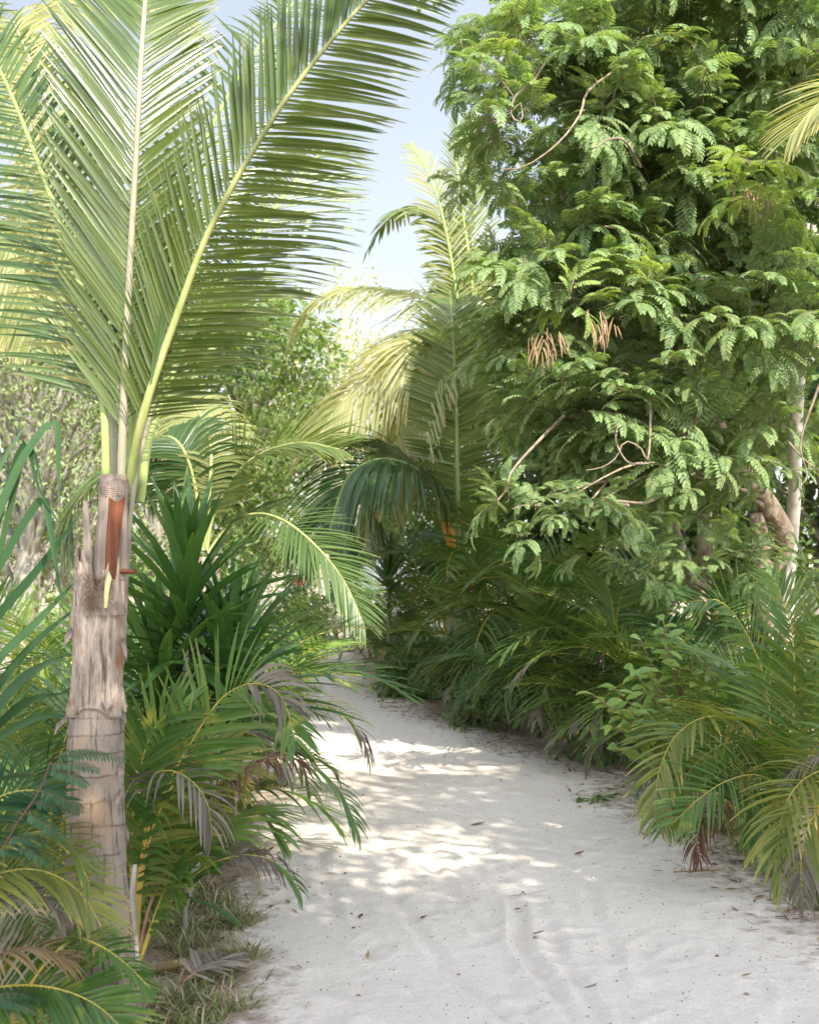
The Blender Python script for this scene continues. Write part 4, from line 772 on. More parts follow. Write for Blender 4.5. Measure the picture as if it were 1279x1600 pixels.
def big_tree():
    base = P(1232, 1180, 10.5); base[2] = 0
    root = thing('tamarind_tree', 'big feathery leaved tree with a leaning, forking tan trunk that fills the right side', 'tree', base)
    o = base
    def w(*pp): return [P(*p) - o for p in pp]
    m = MB()
    trunk = w((1205, 1190, 10.5), (1190, 980, 10.5), (1196, 900, 10.4), (1226, 850, 10.3), (1205, 798, 10.1), (1165, 740, 10.0), (1125, 680, 9.9), (1092, 610, 9.8), (1075, 560, 9.7))
    trunk[0][2] = -.05
    p, _ = spline(trunk, 60); tube(m, p, np.linspace(.105, .055, 60) * (1 + .10 * fbm(np.linspace(0, 9, 60), np.zeros(60), 3, 2)), 14, 0)
    stems = [w((1078, 570, 9.7), (1055, 545, 9.6), (1042, 515, 9.6), (1025, 420, 9.7), (1010, 300, 9.8), (960, 160, 10.0)), w((1078, 565, 9.7), (1085, 540, 9.8), (1092, 490, 9.9), (1085, 420, 10), (1110, 300, 10), (1130, 120, 10.2)),
             w((1120, 670, 9.9), (1128, 590, 10), (1112, 540, 10.1), (1098, 470, 10.1), (1080, 330, 10.3), (1020, 80, 10.4))]
    r0_ = np.random.default_rng(1)
    for k, s in enumerate(stems):
        p, _ = spline(s, 40); tube(m, p, np.linspace(.052, .016, 40) * (1 + .08 * r0_.normal(0, 1, 40)), 10, 0)
    # the two low stems that meet the ground
    for s, r_ in ((w((1098, 1000, 10.6), (1095, 940, 10.6), (1100, 900, 10.6), (1099, 862, 10.5), (1102, 800, 10.5)), (.07, .05)), (w((1096, 930, 10.6), (1080, 900, 10.5), (1068, 868, 10.4), (1050, 820, 10.3)), (.055, .035)),
                  (w((1190, 1150, 10.4), (1200, 1000, 10.4), (1185, 930, 10.3), (1192, 870, 10.2), (1180, 800, 10.1)), (.08, .06))):
        p, _ = spline(s, 24); tube(m, p, np.linspace(r_[0], r_[1], 24), 10, 0)
    link('trunk', m.mesh('trunk', ['bark_tan']), root)
    # foliage masses: place, depth and size of each
    C = []
    r = np.random.default_rng(33)
    rows = {  # y : (left limit, right limit)
        -60: (770, 1330), 20: (800, 1330), 110: (815, 1330), 200: (840, 1330), 290: (860, 1330), 380: (865, 1330), 470: (850, 1330), 560: (880, 1320), 640: (900, 1310), 720: (960, 1330), 790: (1180, 1330)}
    for y, (a, b) in rows.items():
        for x in np.arange(a, b, 84):
            if r.random() < .20: continue
            if min(math.hypot(x - a_, y - b_) for a_, b_ in ((1060, 530), (1095, 500), (1080, 570), (1092, 620), (1125, 680), (1165, 740), (1210, 800), (1245, 700), (1245, 760), (1243, 730), (1240, 650), (1240, 820))) < 66: continue
            if min(math.hypot(x - a_, y - b_) for a_, b_ in ((850, 290), (850, 330), (1000, 350), (905, 360))) < 42: continue
            dd = 8.9 + .9 * r.random() + (1.2 if x < 840 else 0) * r.random() + abs(y - 350) / 1400
            C.append((P(x + r.uniform(-30, 30), y + r.uniform(-30, 30), dd), r.uniform(.32, .52)))
    for _ in range(26):   # depth of the crown behind
        C.append((P(r.uniform(830, 1330), r.uniform(-80, 760), r.uniform(11.1, 12.3)), r.uniform(.45, .65)))
    # low branch in front, bright in the sun, and spurs
    for (x, y, d, q) in ((800, 795, 8.5, .14), (820, 790, 8.5, .16), (850, 800, 8.5, .17), (890, 790, 8.5, .17), (930, 800, 8.5, .17), (970, 800, 8.5, .18), (1005, 805, 8.5, .16), (815, 840, 8.5, .14), (950, 880, 8.9, .2), (1000, 895, 9, .2), (725, 285, 9.6, .16), (760, 290, 9.6, .2), (745, 130, 10, .2), (760, 210, 10, .2), (770, 50, 9.9, .2), (1080, 870, 9.4, .22), (1150, 880, 9.2, .2), (1250, 900, 9.4, .25), (1060, 760, 9.2, .25), (1000, 720, 9.5, .3), (785, 420, 9.8, .18), (805, 570, 9.9, .2), (850, 700, 10, .28), (1000, 600, 9, .3), (960, 620, 9, .25), (1275, 900, 9.4, .2), (1095, 815, 9.6, .26), (1135, 870, 9.5, .24), (1050, 900, 9.5, .2), (1195, 905, 9.3, .22), (970, 760, 9.4, .28), (1110, 745, 9.3, .22), (900, 745, 9.6, .28), (1060, 680, 9.3, .22), (1190, 660, 9.4, .3), (830, 640, 9.9, .28), (1270, 640, 9.5, .25), (1190, 730, 9.2, .2)):
        C.append((P(x, y, d), q))
    feather_crown(root, C, 'tamarind', per=31, seed=4, sc=.78)
    # limbs to the masses
    skel = np.concatenate([spline(s, 40)[0] for s in stems] + [spline(trunk, 60)[0][30:]])
    for i, (c, rad) in enumerate(C[:72]):
        c = c - o; j = np.argmin(np.linalg.norm(skel - c, axis=1) + .8 * np.maximum(0, skel[:, 2] - c[2] + .3)); a = skel[j]; L = np.linalg.norm(c - a)
        if L < .25: continue
        mid = a * .5 + c * .5 + np.array([r.normal(0, .1) * L, r.normal(0, .1) * L, .10 * L]); mb = MB(); p, _ = spline([a, a * .75 + mid * .25 + r.normal(0, .04 * L, 3), mid, mid * .4 + c * .6 + r.normal(0, .05 * L, 3), c], 18)
        tube(mb, p, np.linspace(.006 + .005 * L, .003, 18) * (1 + .15 * r.normal(0, 1, 18)), 6, 0); link('branch', mb.mesh('branch', ['bark_tan']), root)
    # bare curling twigs in front
    for s, rr in ((w((980, 790, 8.9), (940, 783, 8.5), (920, 795, 8.4), (905, 800, 8.4)), .014), (w((1050, 760, 9.2), (1010, 785, 8.8), (960, 783, 8.6), (945, 795, 8.5)), .016), (w((880, 650, 9.0), (840, 690, 8.8), (800, 735, 8.6), (790, 765, 8.5), (770, 790, 8.5)), .013),
                  (w((1015, 600, 8.9), (1015, 680, 8.7), (1010, 720, 8.6), (1000, 700, 8.6), (975, 690, 8.6), (962, 715, 8.6), (940, 730, 8.6), (915, 735, 8.6)), .010), (w((965, 660, 8.7), (962, 690, 8.6), (978, 720, 8.6), (1000, 725, 8.6), (1022, 722, 8.6)), .009),
                  (w((1010, 40, 9.6), (985, 90, 9), (920, 140, 8.8), (905, 180, 8.6), (870, 225, 8.5), (820, 260, 8.5), (785, 265, 8.5)), .013), (w((850, 100, 9), (830, 130, 8.7), (805, 150, 8.6), (798, 180, 8.6), (815, 190, 8.6), (812, 160, 8.6), (800, 175, 8.6)), .010),
                  (w((1000, 260, 9), (975, 220, 8.7), (950, 218, 8.6), (930, 230, 8.5)), .012), (w((1140, 500, 8.9), (1142, 540, 8.7), (1130, 530, 8.7), (1120, 480, 8.8)), .009), (w((1279, 600, 8.8), (1250, 690, 8.8), (1260, 740, 8.8), (1250, 760, 8.7)), .010), (w((1230, 690, 9), (1258, 720, 8.8), (1279, 735, 8.8)), .010)):
        mb = MB(); p, _ = spline(s, 24); tube(mb, p, np.linspace(rr, rr * .4, 24), 6, 0); link('twig', mb.mesh('twig', ['twig']), root)
    feather_crown(root, [(P(1180, 255, 8.5), .16), (P(1175, 300, 8.5), .14), (P(1215, 330, 8.6), .12), (P(890, 480, 8.7), .14), (P(455 + 560, 450, 8.7), .12), (P(840, 55, 8.9), .14)], 'fresh', per=40, seed=12, name='new_growth')
    # brown seed pods
    for (x, y, d) in ((850, 530, 8.6), (938, 505, 8.5), (1185, 300, 8.6)):
        mb = MB(); n = 24; b = P(x, y, d) - o + r.normal(0, .055, (n, 3)); blades(mb, b, np.stack([r.normal(0, .4, n), r.normal(0, .3, n), -np.ones(n)], 1), [(0, -1, 0)], r.uniform(.06, .20, n), .008, 1.2, [.6, 1, 1, .9, .3], .1, 0)
        link('seed_pods', mb.mesh('seed_pods', ['pod']), root)
big_tree()
# second tree, upright pale trunk at the right edge
def tree2():
    base = gl(1228, 10.8); root = thing('tamarind_tree', 'second feathery leaved tree with a smooth pale upright trunk at the right edge', 'tree', base); o = np.array(base)
    m = MB(); p, _ = spline([P(*a) - o for a in ((1226, 1171, 10.8), (1228, 950, 10.75), (1236, 840, 10.7), (1241, 760, 10.6), (1243, 670, 10.5), (1252, 540, 10.5), (1268, 440, 10.5), (1275, 300, 10.5))], 50); p[0][2] = -.05
    tube(m, p, np.linspace(.062, .042, 50), 12, 0); link('trunk', m.mesh('trunk', ['bark_pale']), root)
    r = np.random.default_rng(8); C = [(P(r.uniform(1240, 1480), r.uniform(-150, 560), r.uniform(11.3, 12.8)), r.uniform(.45, .7)) for _ in range(34)]
    feather_crown(root, C, 'tamarind_blue', per=13, seed=9)
    for (c, rad) in C[::3]:
        c = c - o; a = p[min(49, 30 + int(r.integers(0, 20)))]; mb = MB(); q, _ = spline([a, (a + c) / 2 + np.array([0, 0, .15]), c], 12); tube(mb, q, np.linspace(.03, .008, 12), 6); link('branch', mb.mesh('branch', ['bark_pale']), root)
tree2()
# leucaena seedling with blue green feathers in front of the near trunk
def seedling():
    root = thing('tamarind_seedling', 'blue green feathery seedling crossing in front of the near palm trunk', 'plant', gl(-60, 4.3)); o = np.array(root.location)
    st = [P(*a) - o for a in ((-60, 1640, 4.3), (-20, 1400, 4.2), (20, 1300, 4.15), (60, 1240, 4.1), (80, 1190, 4.1))]; m = MB(); p, _ = spline(st, 24); p[0][2] = -.02; tube(m, p, np.linspace(.008, .003, 24), 6); link('stem', m.mesh('stem', ['twig_dark']), root)
    m = MB()
    for (x, y, yaw, pit, L, cv) in ((75, 1195, -.25, .15, .17, .5), (85, 1185, .1, .35, .16, .7), (78, 1200, -.5, -.1, .15, .4), (95, 1180, -.1, .1, .20, .35), (60, 1235, -.2, -.2, .15, .3), (50, 1255, .1, .0, .14, .5), (40, 1270, -.4, -.3, .15, .3), (30, 1285, 2.9, .2, .12, .5),
                                (10, 1310, -.2, .1, .14, .5), (15, 1310, -.4, -.3, .15, .3), (-5, 1330, -.1, .2, .13, .7), (60, 1210, 3.0, .1, .13, .5), (-20, 1560, .1, .3, .15, .8), (-10, 1560, -.3, .0, .14, .4), (0, 1570, .2, .4, .13, .9)):
        feather_leaf(m, P(x, y, 4.1) - o, yaw, pit, L, 17, .034, .008, cv, 0, roll=.5)
    link('foliage', m.mesh('foliage', ['tamarind_blue', 'twig_dark']), root)
seedling()

# ------------------------------------------------------------------ broadleaf shrubs and trees
def leaf_cloud(clumps, per, size, mat_n=1, seed=0, prof=(.25, .9, .75, .05), inner=.55, aspect=.5, flat=.8, droop=.5):
    r = np.random.default_rng(seed); m = MB()
    for (c, rad) in clumps:
        n = int(per * rad ** 2); u = nrm(r.normal(0, 1, (n, 3))); loc = np.array(c) + u * rad * (r.uniform(inner ** 3, 1.1, (n, 1)) ** (1 / 3)) * np.array([1, 1, flat])
        loc += .12 * rad * np.stack([fbm(loc[:, 0] * 1.0, loc[:, 2], seed, 3 / rad), fbm(loc[:, 1], loc[:, 0], seed + 1, 3 / rad), fbm(loc[:, 2], loc[:, 1], seed + 2, 3 / rad)], 1)
        d = nrm(u + r.normal(0, .7, (n, 3)) + np.array([0, 0, -.15])); nr_ = nrm(np.array([0, 0, 1.0]) + r.normal(0, .55, (n, 3)) + u * .5)
        L = size * r.uniform(.6, 1.25, n); blades(m, loc, d, nr_, L, L * aspect, droop, list(prof), .2, 0)
    return m
def tree_meshes(seed, H, rad, nlump, per, size, inner=.5, low=.25, aspect=.5):
    r = np.random.default_rng(seed); C = []
    for i in range(nlump):
        a = r.uniform(0, 6.28); h = r.uniform(low, 1); rr = rad * math.sqrt(max(0.05, 1 - ((h - .55) / .6) ** 2)) * r.uniform(.2, .85)
        C.append((np.array([rr * math.cos(a), rr * math.sin(a), h * H]), r.uniform(.22, .36) * rad))
    t = MB(); p, _ = spline([(0, 0, -.1), (.05 * H, 0, H * .35), (0, .02 * H, H * .8)], 16); tube(t, p, np.linspace(.035 * H, .008 * H, 16), 8)
    for (c, q) in C:
        a = p[int(min(15, max(3, 15 * (c[2] / H) * .75)))]; s, _ = spline([a, (a + c) / 2 + np.array([0, 0, .06 * H]), c], 8); tube(t, s, np.linspace(.012 * H, .003 * H, 8), 5)
    return t, leaf_cloud(C, per, size, seed=seed, inner=inner, aspect=aspect)
def make_tree_kind(seed, mat, bark, **k):
    t, c = tree_meshes(seed, **k); return t.mesh('trunk', [bark]), c.mesh('crown', [mat])
TK = {
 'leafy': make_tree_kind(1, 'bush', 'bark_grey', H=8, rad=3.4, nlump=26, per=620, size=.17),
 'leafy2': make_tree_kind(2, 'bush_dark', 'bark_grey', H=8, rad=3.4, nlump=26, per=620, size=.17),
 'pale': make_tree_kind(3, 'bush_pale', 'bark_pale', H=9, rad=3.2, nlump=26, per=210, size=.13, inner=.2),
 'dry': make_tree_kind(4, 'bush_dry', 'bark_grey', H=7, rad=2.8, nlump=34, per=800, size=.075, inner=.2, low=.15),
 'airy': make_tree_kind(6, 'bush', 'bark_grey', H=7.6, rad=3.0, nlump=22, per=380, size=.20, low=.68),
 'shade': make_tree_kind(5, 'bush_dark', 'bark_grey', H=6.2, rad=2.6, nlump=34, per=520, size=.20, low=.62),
}
def plant_tree(kind, x, y, s, rz, label, group, zs=1.0):
    root = thing('broadleaf_tree', label, 'tree', (x, y, -.03), group, rz); root.scale = (s, s, s * zs)
    t, c = TK[kind]; link('trunk', t, root); link('crown', c, root); return root
for (kind, px, d, s, rz, lab) in (
    ('leafy', 380, 25, .78, 0, 'sunlit leafy tree in the gap between the near palm and the far coconut palm'),
    ('leafy', 250, 22, .72, 2, 'leafy tree behind the fronds of the near palm'),
    ('pale', 520, 38, 1.05, 1, 'pale thin leaved tree fading against the sky left of the far coconut palm'),
    ('pale', 440, 32, .85, 3, 'pale sunlit tree rising behind the leafy one'),
    ('dry', 10, 15, .82, 0, 'greyish twiggy dry tree at the left edge'),
    ('dry', 110, 18, .85, 1.7, 'greyish twiggy dry tree just right of the one at the left edge'),
    ('pale', 180, 27, .9, 4, 'pale tree behind the two dry twiggy trees'),
    ('leafy', 20, 24, .8, 5, 'green leafy tree behind the dry tree at the left edge'),
    ('leafy', 620, 30, .42, 4, 'small leafy tree behind the pale rocks'),
    ('leafy2', 720, 27, .70, 1, 'dark leafy tree behind the far coconut palm'),
    ('leafy2', 880, 19, .75, 3, 'dark leafy tree seen through the left part of the big crown'),
    ('leafy2', 1010, 17, .60, 5, 'dark leafy tree seen below the big crown'),
    ('leafy2', 1130, 18, .85, 2, 'dark leafy tree behind the forked trunk'),
    ('leafy2', 1260, 16, .8, 0, 'dark leafy tree behind the pale upright trunk'),
): plant_tree(kind, (px - 639.5) / F * d, d, s, rz, lab, 'background trees')
for (x, y, s, rz, lab) in ((4.0, -1.6, 1.0, 0, 'dense shade tree behind the viewpoint on the right'), (1.8, -2.2, 1.05, 2, 'dense shade tree directly behind the viewpoint'), (3.5, .95, .82, 4, 'smaller dense shade tree right beside the viewpoint')):
    plant_tree('shade', x, y, s, rz, lab, 'shade trees behind the viewpoint')

for (x, y, s, rz, lab) in ((3.1, 3.2, .62, 1, 'airy shade tree right of the viewpoint dappling the sand'), (4.6, 4.6, .55, 3, 'airy shade tree beside the right hand palms'), (1.2, 1.9, .5, 2, 'small airy shade tree over the viewpoint')):
    plant_tree('airy', x, y, s, rz, lab, 'shade trees behind the viewpoint', 1.28)

def shrub(kind_name, label, loc, clumps, per, size, mat, seed, group=None, stems=6, aspect=.5, inner=.45, cat='shrub'):
    root = thing(kind_name, label, cat, loc, group); m = leaf_cloud([(np.array(c), r_) for c, r_ in clumps], per, size, seed=seed, aspect=aspect, inner=inner); link('foliage', m.mesh('foliage', [mat]), root)
    t = MB()
    for (c, r_) in clumps: tube(t, spline([(c[0] * .2, c[1] * .2, -.05), (c[0] * .6, c[1] * .6, c[2] * .5), c], 10)[0], np.linspace(.018, .005, 10), 5)
    link('stem', t.mesh('stem', ['twig']), root); return root
def dome(r, n, rx, ry, h, q=(.22, .36)):
    out = []
    for i in range(n):
        a = r.uniform(0, 6.28); k = math.sqrt(r.random()); z = h * r.uniform(.25, 1) * (1 - .5 * k * k); out.append((((k * rx * math.cos(a)), k * ry * math.sin(a), z), r.uniform(*q)))
    return out
rr = random.Random(3)
for i, (px, d, rx, ry, h, per, sz, mat, lab) in enumerate((
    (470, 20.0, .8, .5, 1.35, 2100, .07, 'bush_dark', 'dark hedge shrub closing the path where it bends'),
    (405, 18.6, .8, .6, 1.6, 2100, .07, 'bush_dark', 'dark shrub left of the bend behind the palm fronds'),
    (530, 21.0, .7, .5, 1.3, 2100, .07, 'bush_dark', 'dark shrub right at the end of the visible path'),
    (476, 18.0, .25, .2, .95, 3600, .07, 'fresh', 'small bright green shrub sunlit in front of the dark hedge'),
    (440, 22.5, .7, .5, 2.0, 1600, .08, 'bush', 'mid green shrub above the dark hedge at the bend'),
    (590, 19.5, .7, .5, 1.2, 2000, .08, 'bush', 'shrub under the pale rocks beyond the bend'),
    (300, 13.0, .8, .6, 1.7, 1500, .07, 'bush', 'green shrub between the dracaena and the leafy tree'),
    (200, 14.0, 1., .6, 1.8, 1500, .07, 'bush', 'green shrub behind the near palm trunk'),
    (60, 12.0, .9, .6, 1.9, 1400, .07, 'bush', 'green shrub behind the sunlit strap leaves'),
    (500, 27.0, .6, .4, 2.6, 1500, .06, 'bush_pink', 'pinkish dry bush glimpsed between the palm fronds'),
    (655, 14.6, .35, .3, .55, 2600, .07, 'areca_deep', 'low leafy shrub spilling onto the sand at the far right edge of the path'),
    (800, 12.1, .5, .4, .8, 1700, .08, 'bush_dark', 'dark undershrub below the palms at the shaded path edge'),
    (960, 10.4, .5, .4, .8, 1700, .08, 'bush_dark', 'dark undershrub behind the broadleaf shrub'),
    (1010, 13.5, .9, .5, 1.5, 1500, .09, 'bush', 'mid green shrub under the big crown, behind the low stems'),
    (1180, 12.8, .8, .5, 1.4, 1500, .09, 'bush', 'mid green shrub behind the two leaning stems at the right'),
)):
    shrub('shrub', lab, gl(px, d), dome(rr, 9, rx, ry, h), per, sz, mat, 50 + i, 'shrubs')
# red blossoms on the hedge
m = MB(); n = 9; b = np.array([P(470, 905, 19.0)]); a_ = np.linspace(0, 6.28, n, endpoint=False); blades(m, np.zeros((n, 3)), np.stack([np.cos(a_), -.6 + 0 * a_, np.sin(a_)], 1), [(0, -1, 0)], .11, .07, .3, [.4, 1, .9, .2], .1); 
tag(link('blossom', m.mesh('blossom', ['red_petal']), None, tuple(b[0])), 'red blossom on the dark hedge at the bend', 'flower')

# light green broadleaf shrub beside the right hand palms
def broadleaf():
    root = thing('broadleaf_shrub', 'light green shrub with big oval leaves growing out between the palms on the right', 'shrub', gl(1075, 8.0)); o = np.array(root.location); r = np.random.default_rng(2)
    tips = [(1035, 970, 7.6), (1000, 1000, 7.6), (1070, 985, 7.7), (1010, 1050, 7.5), (1060, 1040, 7.5), (1100, 1010, 7.7), (960, 1075, 7.2), (925, 1085, 7.1), (985, 1110, 7.2), (1045, 1090, 7.3), (1090, 1070, 7.5), (1020, 1125, 7.3), (950, 1130, 7.3), (1120, 1060, 7.6), (1040, 1010, 7.5), (985, 1040, 7.5), (1075, 1130, 7.4), (1000, 1150, 7.4), (960, 1170, 7.6)]
    st = MB(); lf = MB()
    for t in tips:
        e = P(*t) - o; p, _ = spline([np.array([0, 0, -.05]), e * .45 + np.array([.05, .05, .1]), e], 30); tube(st, p, np.linspace(.012, .003, 30), 5); n = 22
        s = np.linspace(.45, 1, n); b = np.stack([np.interp(s, np.linspace(0, 1, 30), p[:, k]) for k in range(3)], 1); az = np.arange(n) * 2.4 + r.random() * 6; el = r.uniform(-.35, .6, n)
        d = np.stack([np.cos(az) * np.cos(el), np.sin(az) * np.cos(el), np.sin(el)], 1); blades(lf, b, d, np.array([0, -.5, 1.0]) + r.normal(0, .35, (n, 3)), r.uniform(.07, .125, n), r.uniform(.035, .05, n), r.uniform(.3, 1.0, n), [.15, .7, 1, .95, .6, .05], .3, 0)
    link('foliage', lf.mesh('foliage', ['fresh']), root); link('stem', st.mesh('stem', ['rib_brown']), root)
broadleaf()
def low_sprig(px, d, lab, n=16, h=.22):
    root = thing('sprig', lab, 'plant', gl(px, d)); r = np.random.default_rng(int(px)); lf = MB(); st = MB()
    for k in range(3):
        e = np.array([r.normal(0, .08), r.normal(-.08, .05), h * r.uniform(.6, 1)]); p, _ = spline([np.zeros(3), e * .5, e], 8); tube(st, p, np.full(8, .003), 4); s = np.linspace(.3, 1, n // 2); b = s[:, None] * e; az = r.uniform(0, 6.28, len(s)); d_ = np.stack([np.cos(az), np.sin(az), r.uniform(-.3, .5, len(s))], 1)
        blades(lf, b, d_, [(0, 0, 1)], r.uniform(.06, .10, len(s)), .03, .8, [.2, .9, 1, .6, .05], .2)
    link('foliage', lf.mesh('foliage', ['areca']), root); link('stem', st.mesh('stem', ['rib_green']), root)
low_sprig(595, 13.6, 'small green sprig reaching onto the far sand below the palms', 20, .3)
low_sprig(912, 8.55, 'tiny green sprig on the sand, the left one of two', 8, .07)
low_sprig(950, 8.6, 'tiny green sprig on the sand, the right one of two', 8, .07)

# ------------------------------------------------------------------ grass
def grass(name, pts, n, h, label, mats, seed, hay=.3):
    r = np.random.default_rng(seed); m = MB(); pts = np.array(pts); pick = r.integers(0, len(pts), n // 6)
    c = pts[pick][:, :2] + r.normal(0, 1, (n // 6, 2)) * pts[pick][:, 2:3] * .45; b = np.repeat(c, 6, 0) + r.normal(0, .012, (len(c) * 6, 2)); n = len(b)
    az = r.uniform(0, 6.28, n); el = np.radians(r.uniform(5, 62, n)); d = np.stack([np.cos(az) * np.cos(el), np.sin(az) * np.cos(el), np.sin(el)], 1)
    blades(m, np.column_stack([b, np.full(n, -.005)]), d, [(0, 0, 1)] + r.normal(0, .2, (n, 3)), h * r.uniform(.4, 1.2, n), .0055 * r.uniform(.7, 1.3, n), r.uniform(.3, 1.2, n), [.8, 1, .8, .1], .3, (r.random(n) < hay).astype(int))
    return tag(link(name, m.mesh(name, mats)), label, None, None, 'stuff')
def gp(px, py, r_): d = EYE * F / (py - HOR); return ((px - 639.5) / F * d, d, r_)
grass('grass', [gp(330, 1420, .18), gp(360, 1450, .12), gp(300, 1480, .2), gp(340, 1520, .18), gp(290, 1560, .2), gp(350, 1580, .12), gp(250, 1450, .2), gp(310, 1400, .2), gp(240, 1580, .2), gp(380, 1500, .07), gp(375, 1440, .07), gp(300, 1600, .2), gp(290, 1350, .25), gp(350, 1330, .2), gp(380, 1260, .2), gp(395, 1340, .06)], 5200, .10, 'trampled green and straw coloured grass along the left edge of the path', ['grass', 'hay'], 1, .42)
grass('grass', [gp(1180, 1330, .16), gp(1230, 1370, .12), gp(1270, 1400, .1), gp(1140, 1300, .15), gp(1270, 1350, .2), gp(1200, 1290, .2), gp(1100, 1290, .1), gp(1300, 1420, .15), gp(1170, 1270, .2)], 4200, .11, 'short green grass under the palms at the right edge of the path', ['grass', 'hay'], 2, .12)
grass('grass', [gp(430, 1180, .2), gp(440, 1120, .25), gp(460, 1080, .3), gp(420, 1230, .15), gp(300, 1250, .4), gp(200, 1200, .5), gp(100, 1300, .5), gp(60, 1200, .6)], 5000, .16, 'taller grass in the left bed under the palms', ['grass', 'hay'], 3, .25)

# ------------------------------------------------------------------ litter on the sand
def litter(name, label, cat, px, py, L, Wd, mat, rz, group=None, curl=.5, prof=(.2, .8, 1, .7, .1), z=.03):
    x, y, _ = gp(px, py, 0); m = MB(); blades(m, [(0, 0, 0)], [(math.cos(rz), math.sin(rz), .05)], [(0, 0, 1)], L, Wd, -.2, list(prof), .5, 0, curl=curl); 
    return tag(link(name, m.mesh(name, [mat]), None, (x, y, float(path_z(np.array([x]), np.array([y]))[0]) + .006)), label, cat, group)
G = 'fallen leaves on the sand'
litter('fallen_leaf', 'curled orange brown leaf in the middle of the path near the sunlit patch', 'leaf', 735, 1293, .09, .03, 'dead_straw', .1, G)
litter('fallen_leaf', 'small curled brown leaf right of the wheel tracks, in the middle of the path', 'leaf', 897, 1343, .06, .035, 'dead_brown', .2, G, 1.2)
litter('fallen_leaf', 'tiny reddish leaf low on the left part of the path', 'leaf', 656, 1443, .035, .02, 'dead_brown', .5, G, 1)
litter('fallen_leaf', 'small dark leaf beside the wheel track', 'leaf', 803, 1423, .035, .02, 'dead_brown', -.6, G, 1)
litter('bark_chip', 'dark grey sliver of wood lying beside the wheel track', 'chip', 833, 1472, .05, .014, 'dead_grey', .5, G, 0, (1, 1, 1, .9, .8))
litter('fallen_leaf', 'thin curved dry leaf near the bottom of the path', 'leaf', 912, 1548, .06, .014, 'dead_grey', .1, G, 1.2)
litter('fallen_leaf', 'small tan leaf lying right of the curved dry leaf', 'leaf', 1158, 1532, .04, .02, 'dead_straw', .1, G, .6)
litter('fallen_leaf', 'tiny brown leaf at the sand edge right of the grass', 'leaf', 560, 1440, .04, .02, 'dead_brown', 1.1, G, .8)
litter('fallen_leaf', 'small tan leaf on the sand near the left grass', 'leaf', 452, 1418, .04, .022, 'dead_straw', 2.1, G, .8)
litter('fallen_leaf', 'broad orange brown dead leaf lying in the grass by the near trunk', 'leaf', 225, 1515, .20, .10, 'dead_straw', .05, G, .35, z=.05)
litter('twig', 'thin bare twig across the wheel tracks', 'twig', 790, 1405, .20, .004, 'dead_grey', .1, None, .1, (1, 1, 1, 1, .6))
# dead frond pieces
def dead_frond(name, label, pts, leaf, wid, mat, rib, n=26, droop=1.2, **k):
    b = np.array(pts[0]); root = thing(name, label, 'palm frond', b); a = frond_part(root, pts, rib, mat, n=n, leaf=leaf, wid=wid, droop=droop, start=.15, r0=.006, r1=.002, prof=AREC, jit=.15, **k)
def G3(px, py, z=0):
    x, y, _ = gp(px, py, 0); return np.array([x, y, z])
dead_frond('dead_frond', 'reddish brown dead frond hanging down to the sand under the right hand palm', [P(1165, 1240, 6.5), P(1130, 1262, 6.45), P(1100, 1285, 6.4), P(1088, 1310, 6.4), P(1092, 1345, 6.4)], .16, .012, 'dead_brown', 'rib_brown', droop=2.2, normal=(0, -.5, 1))
dead_frond('dead_frond', 'thin brown dry frond tip trailing on the sand at the right edge', [G3(1095, 1330, .03), G3(1130, 1348, .03), G3(1172, 1358, .02)], .07, .006, 'dead_brown', 'rib_brown', droop=.3, n=16)
dead_frond('dead_frond', 'dry straw coloured frond piece lying flat on the sand', [G3(1052, 1372, .03), G3(1090, 1370, .03), G3(1125, 1368, .025)], .05, .008, 'dead_straw', 'rib_brown', droop=0, n=18)
dead_frond('dead_frond', 'grey dead frond piece lying in the grass at the bottom left', [G3(285, 1560, .06), G3(320, 1545, .08), G3(365, 1520, .06)], .14, .014, 'dead_grey', 'rib_brown', droop=.5, n=22)
# crumbs, seeds and small stones
def crumbs():
    r = np.random.default_rng(77); n = 2600; y = r.uniform(3.6, 15, n) ** 1.0; e = r.random(n); x = left_e(y) + (right_e(y) - left_e(y)) * np.where(r.random(n) < .55, e, np.where(r.random(n) < .35, e ** 4, 1 - e ** 5))
    z = path_z(x, y); m = MB(); s = r.uniform(.0015, .0045, n) * np.where(r.random(n) < .06, 2.2, 1); o = np.array([[1, 0, 0], [0, 1, 0], [-1, 0, 0], [0, -1, 0], [.3, .3, .9], [-.3, .3, .9], [-.3, -.3, .9], [.3, -.3, .9]])
    th = r.uniform(0, 6.28, n); c, si = np.cos(th), np.sin(th); V = np.stack([o[None, :, 0] * c[:, None] * 1.5 - o[None, :, 1] * si[:, None], o[None, :, 0] * si[:, None] * 1.5 + o[None, :, 1] * c[:, None], o[None, :, 2] * .8 + 0 * c[:, None]], -1) * s[:, None, None] + np.stack([x, y, z + .001], 1)[:, None]
    q = np.array([[4, 5, 6, 7], [0, 1, 5, 4], [1, 2, 6, 5], [2, 3, 7, 6], [3, 0, 4, 7]]); m.add(V.reshape(-1, 3), (q[None] + (np.arange(n) * 8)[:, None, None]).reshape(-1, 4))
    tag(link('pebbles', m.mesh('pebbles', ['stone_bits'], False)), 'tiny dark seeds and crumbs scattered over the white sand', None, None, 'stuff')
crumbs()
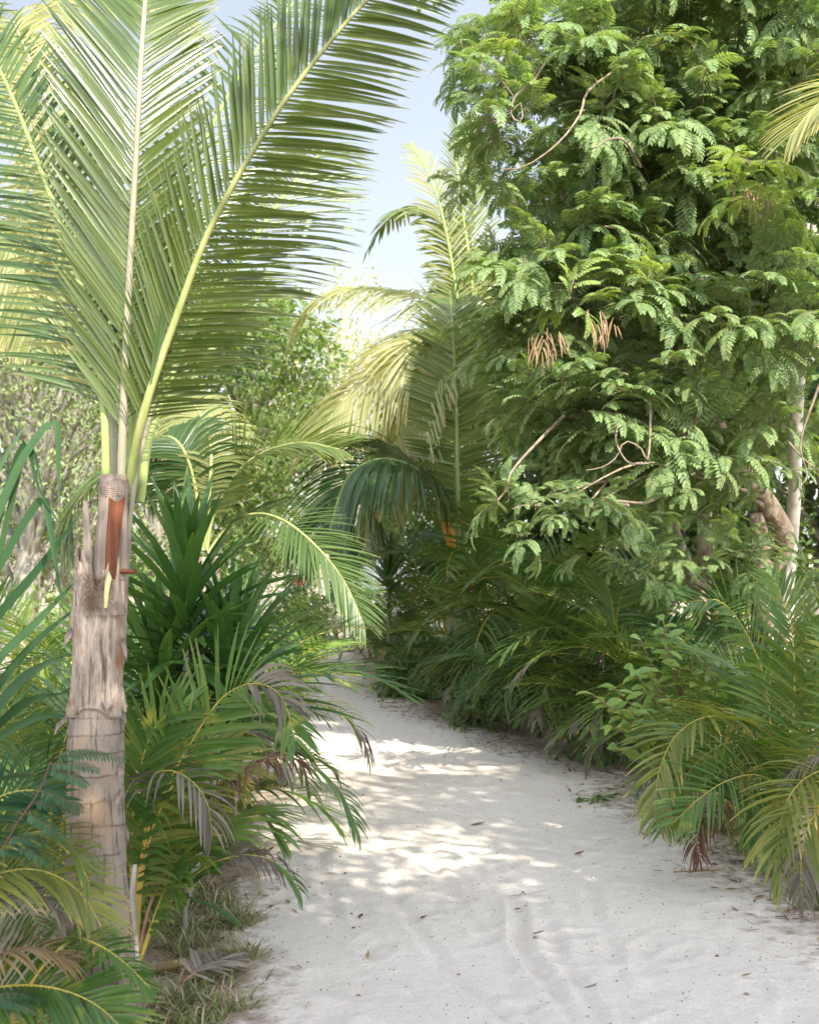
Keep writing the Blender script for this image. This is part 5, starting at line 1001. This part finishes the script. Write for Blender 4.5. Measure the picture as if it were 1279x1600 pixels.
def leaf_litter():
    r = np.random.default_rng(78); n = 2600; y = r.uniform(5, 16, n); side = r.random(n) < .7; x = np.where(side, right_e(y) + r.normal(.05, .22, n), left_e(y) + r.normal(-.15, .2, n)); z = np.where((x > left_e(y) - .3) & (x < right_e(y) + .3), path_z(x, y), .0)
    az = r.uniform(0, 6.28, n); m = MB(); blades(m, np.stack([x, y, z + .008], 1), np.stack([np.cos(az), np.sin(az), r.normal(0, .12, n)], 1), [(0, 0, 1)] + r.normal(0, .25, (n, 3)), r.uniform(.02, .08, n), r.uniform(.006, .02, n), .05, [.3, 1, .8, .1], .3, r.integers(0, 2, n), curl=r.uniform(0, 1, n))
    tag(link('leaf_litter', m.mesh('leaf_litter', ['dead_brown', 'dead_straw'])), 'brown dry leaf litter at the edges of the path', None, None, 'stuff')
leaf_litter()

# ------------------------------------------------------------------ pale rocks and lamp far behind
def rock(px, py, d, s, lab, seed):
    r = np.random.default_rng(seed); n = 20; th = np.linspace(0, 2 * math.pi, n, endpoint=False); ph = np.linspace(-.4, 1.57, 10); TH, PH = np.meshgrid(th, ph)
    u = np.stack([np.cos(TH) * np.cos(PH), np.sin(TH) * np.cos(PH), np.sin(PH)], -1); k = 1 + .18 * fbm(u[..., 0] + seed, u[..., 1] + u[..., 2], seed, 2.2, 3); V = u * k[..., None] * np.array(s); m = MB(); q = []
    for i in range(9):
        for j in range(n): q.append([i * n + j, i * n + (j + 1) % n, (i + 1) * n + (j + 1) % n, (i + 1) * n + j])
    m.add(V, q); c = P(px, py, d); tag(link('rock', m.mesh('rock', ['rock'], False), None, (c[0], d, 0), (0, 0, seed)), lab, 'rock', 'pale rocks beyond the bend')
rock(580, 860, 23, (.55, .4, 1.45), 'pale rock left of centre beyond the bend', 1)
rock(640, 855, 22, (.7, .5, 1.55), 'large pale rock below the arching dark frond', 2)
rock(695, 860, 23, (.5, .4, 1.5), 'pale rock close to the far coconut trunk', 3)
lamp = thing('lamp_post', 'black lamp head on a thin pale post far off against the sky', 'lamp', ((506 - 639.5) / F * 34, 34, 0))
m = MB(); tube(m, [(0, 0, -.05), (0, 0, 3), (0, 0, 5.5)], [.06, .05, .045], 10); link('post', m.mesh('post', ['lamp_pole']), lamp)
m = MB(); tube(m, [(-.02, 0, 5.45), (-.02, 0, 5.55), (-.02, 0, 5.8), (-.02, 0, 5.88)], [.08, .15, .19, .06], 12); tube(m, [(-.02, 0, 5.7), (.16, 0, 5.35), (.2, 0, 5.2)], [.05, .09, .05], 8); link('lamp_head', m.mesh('lamp_head', ['lamp_black']), lamp)
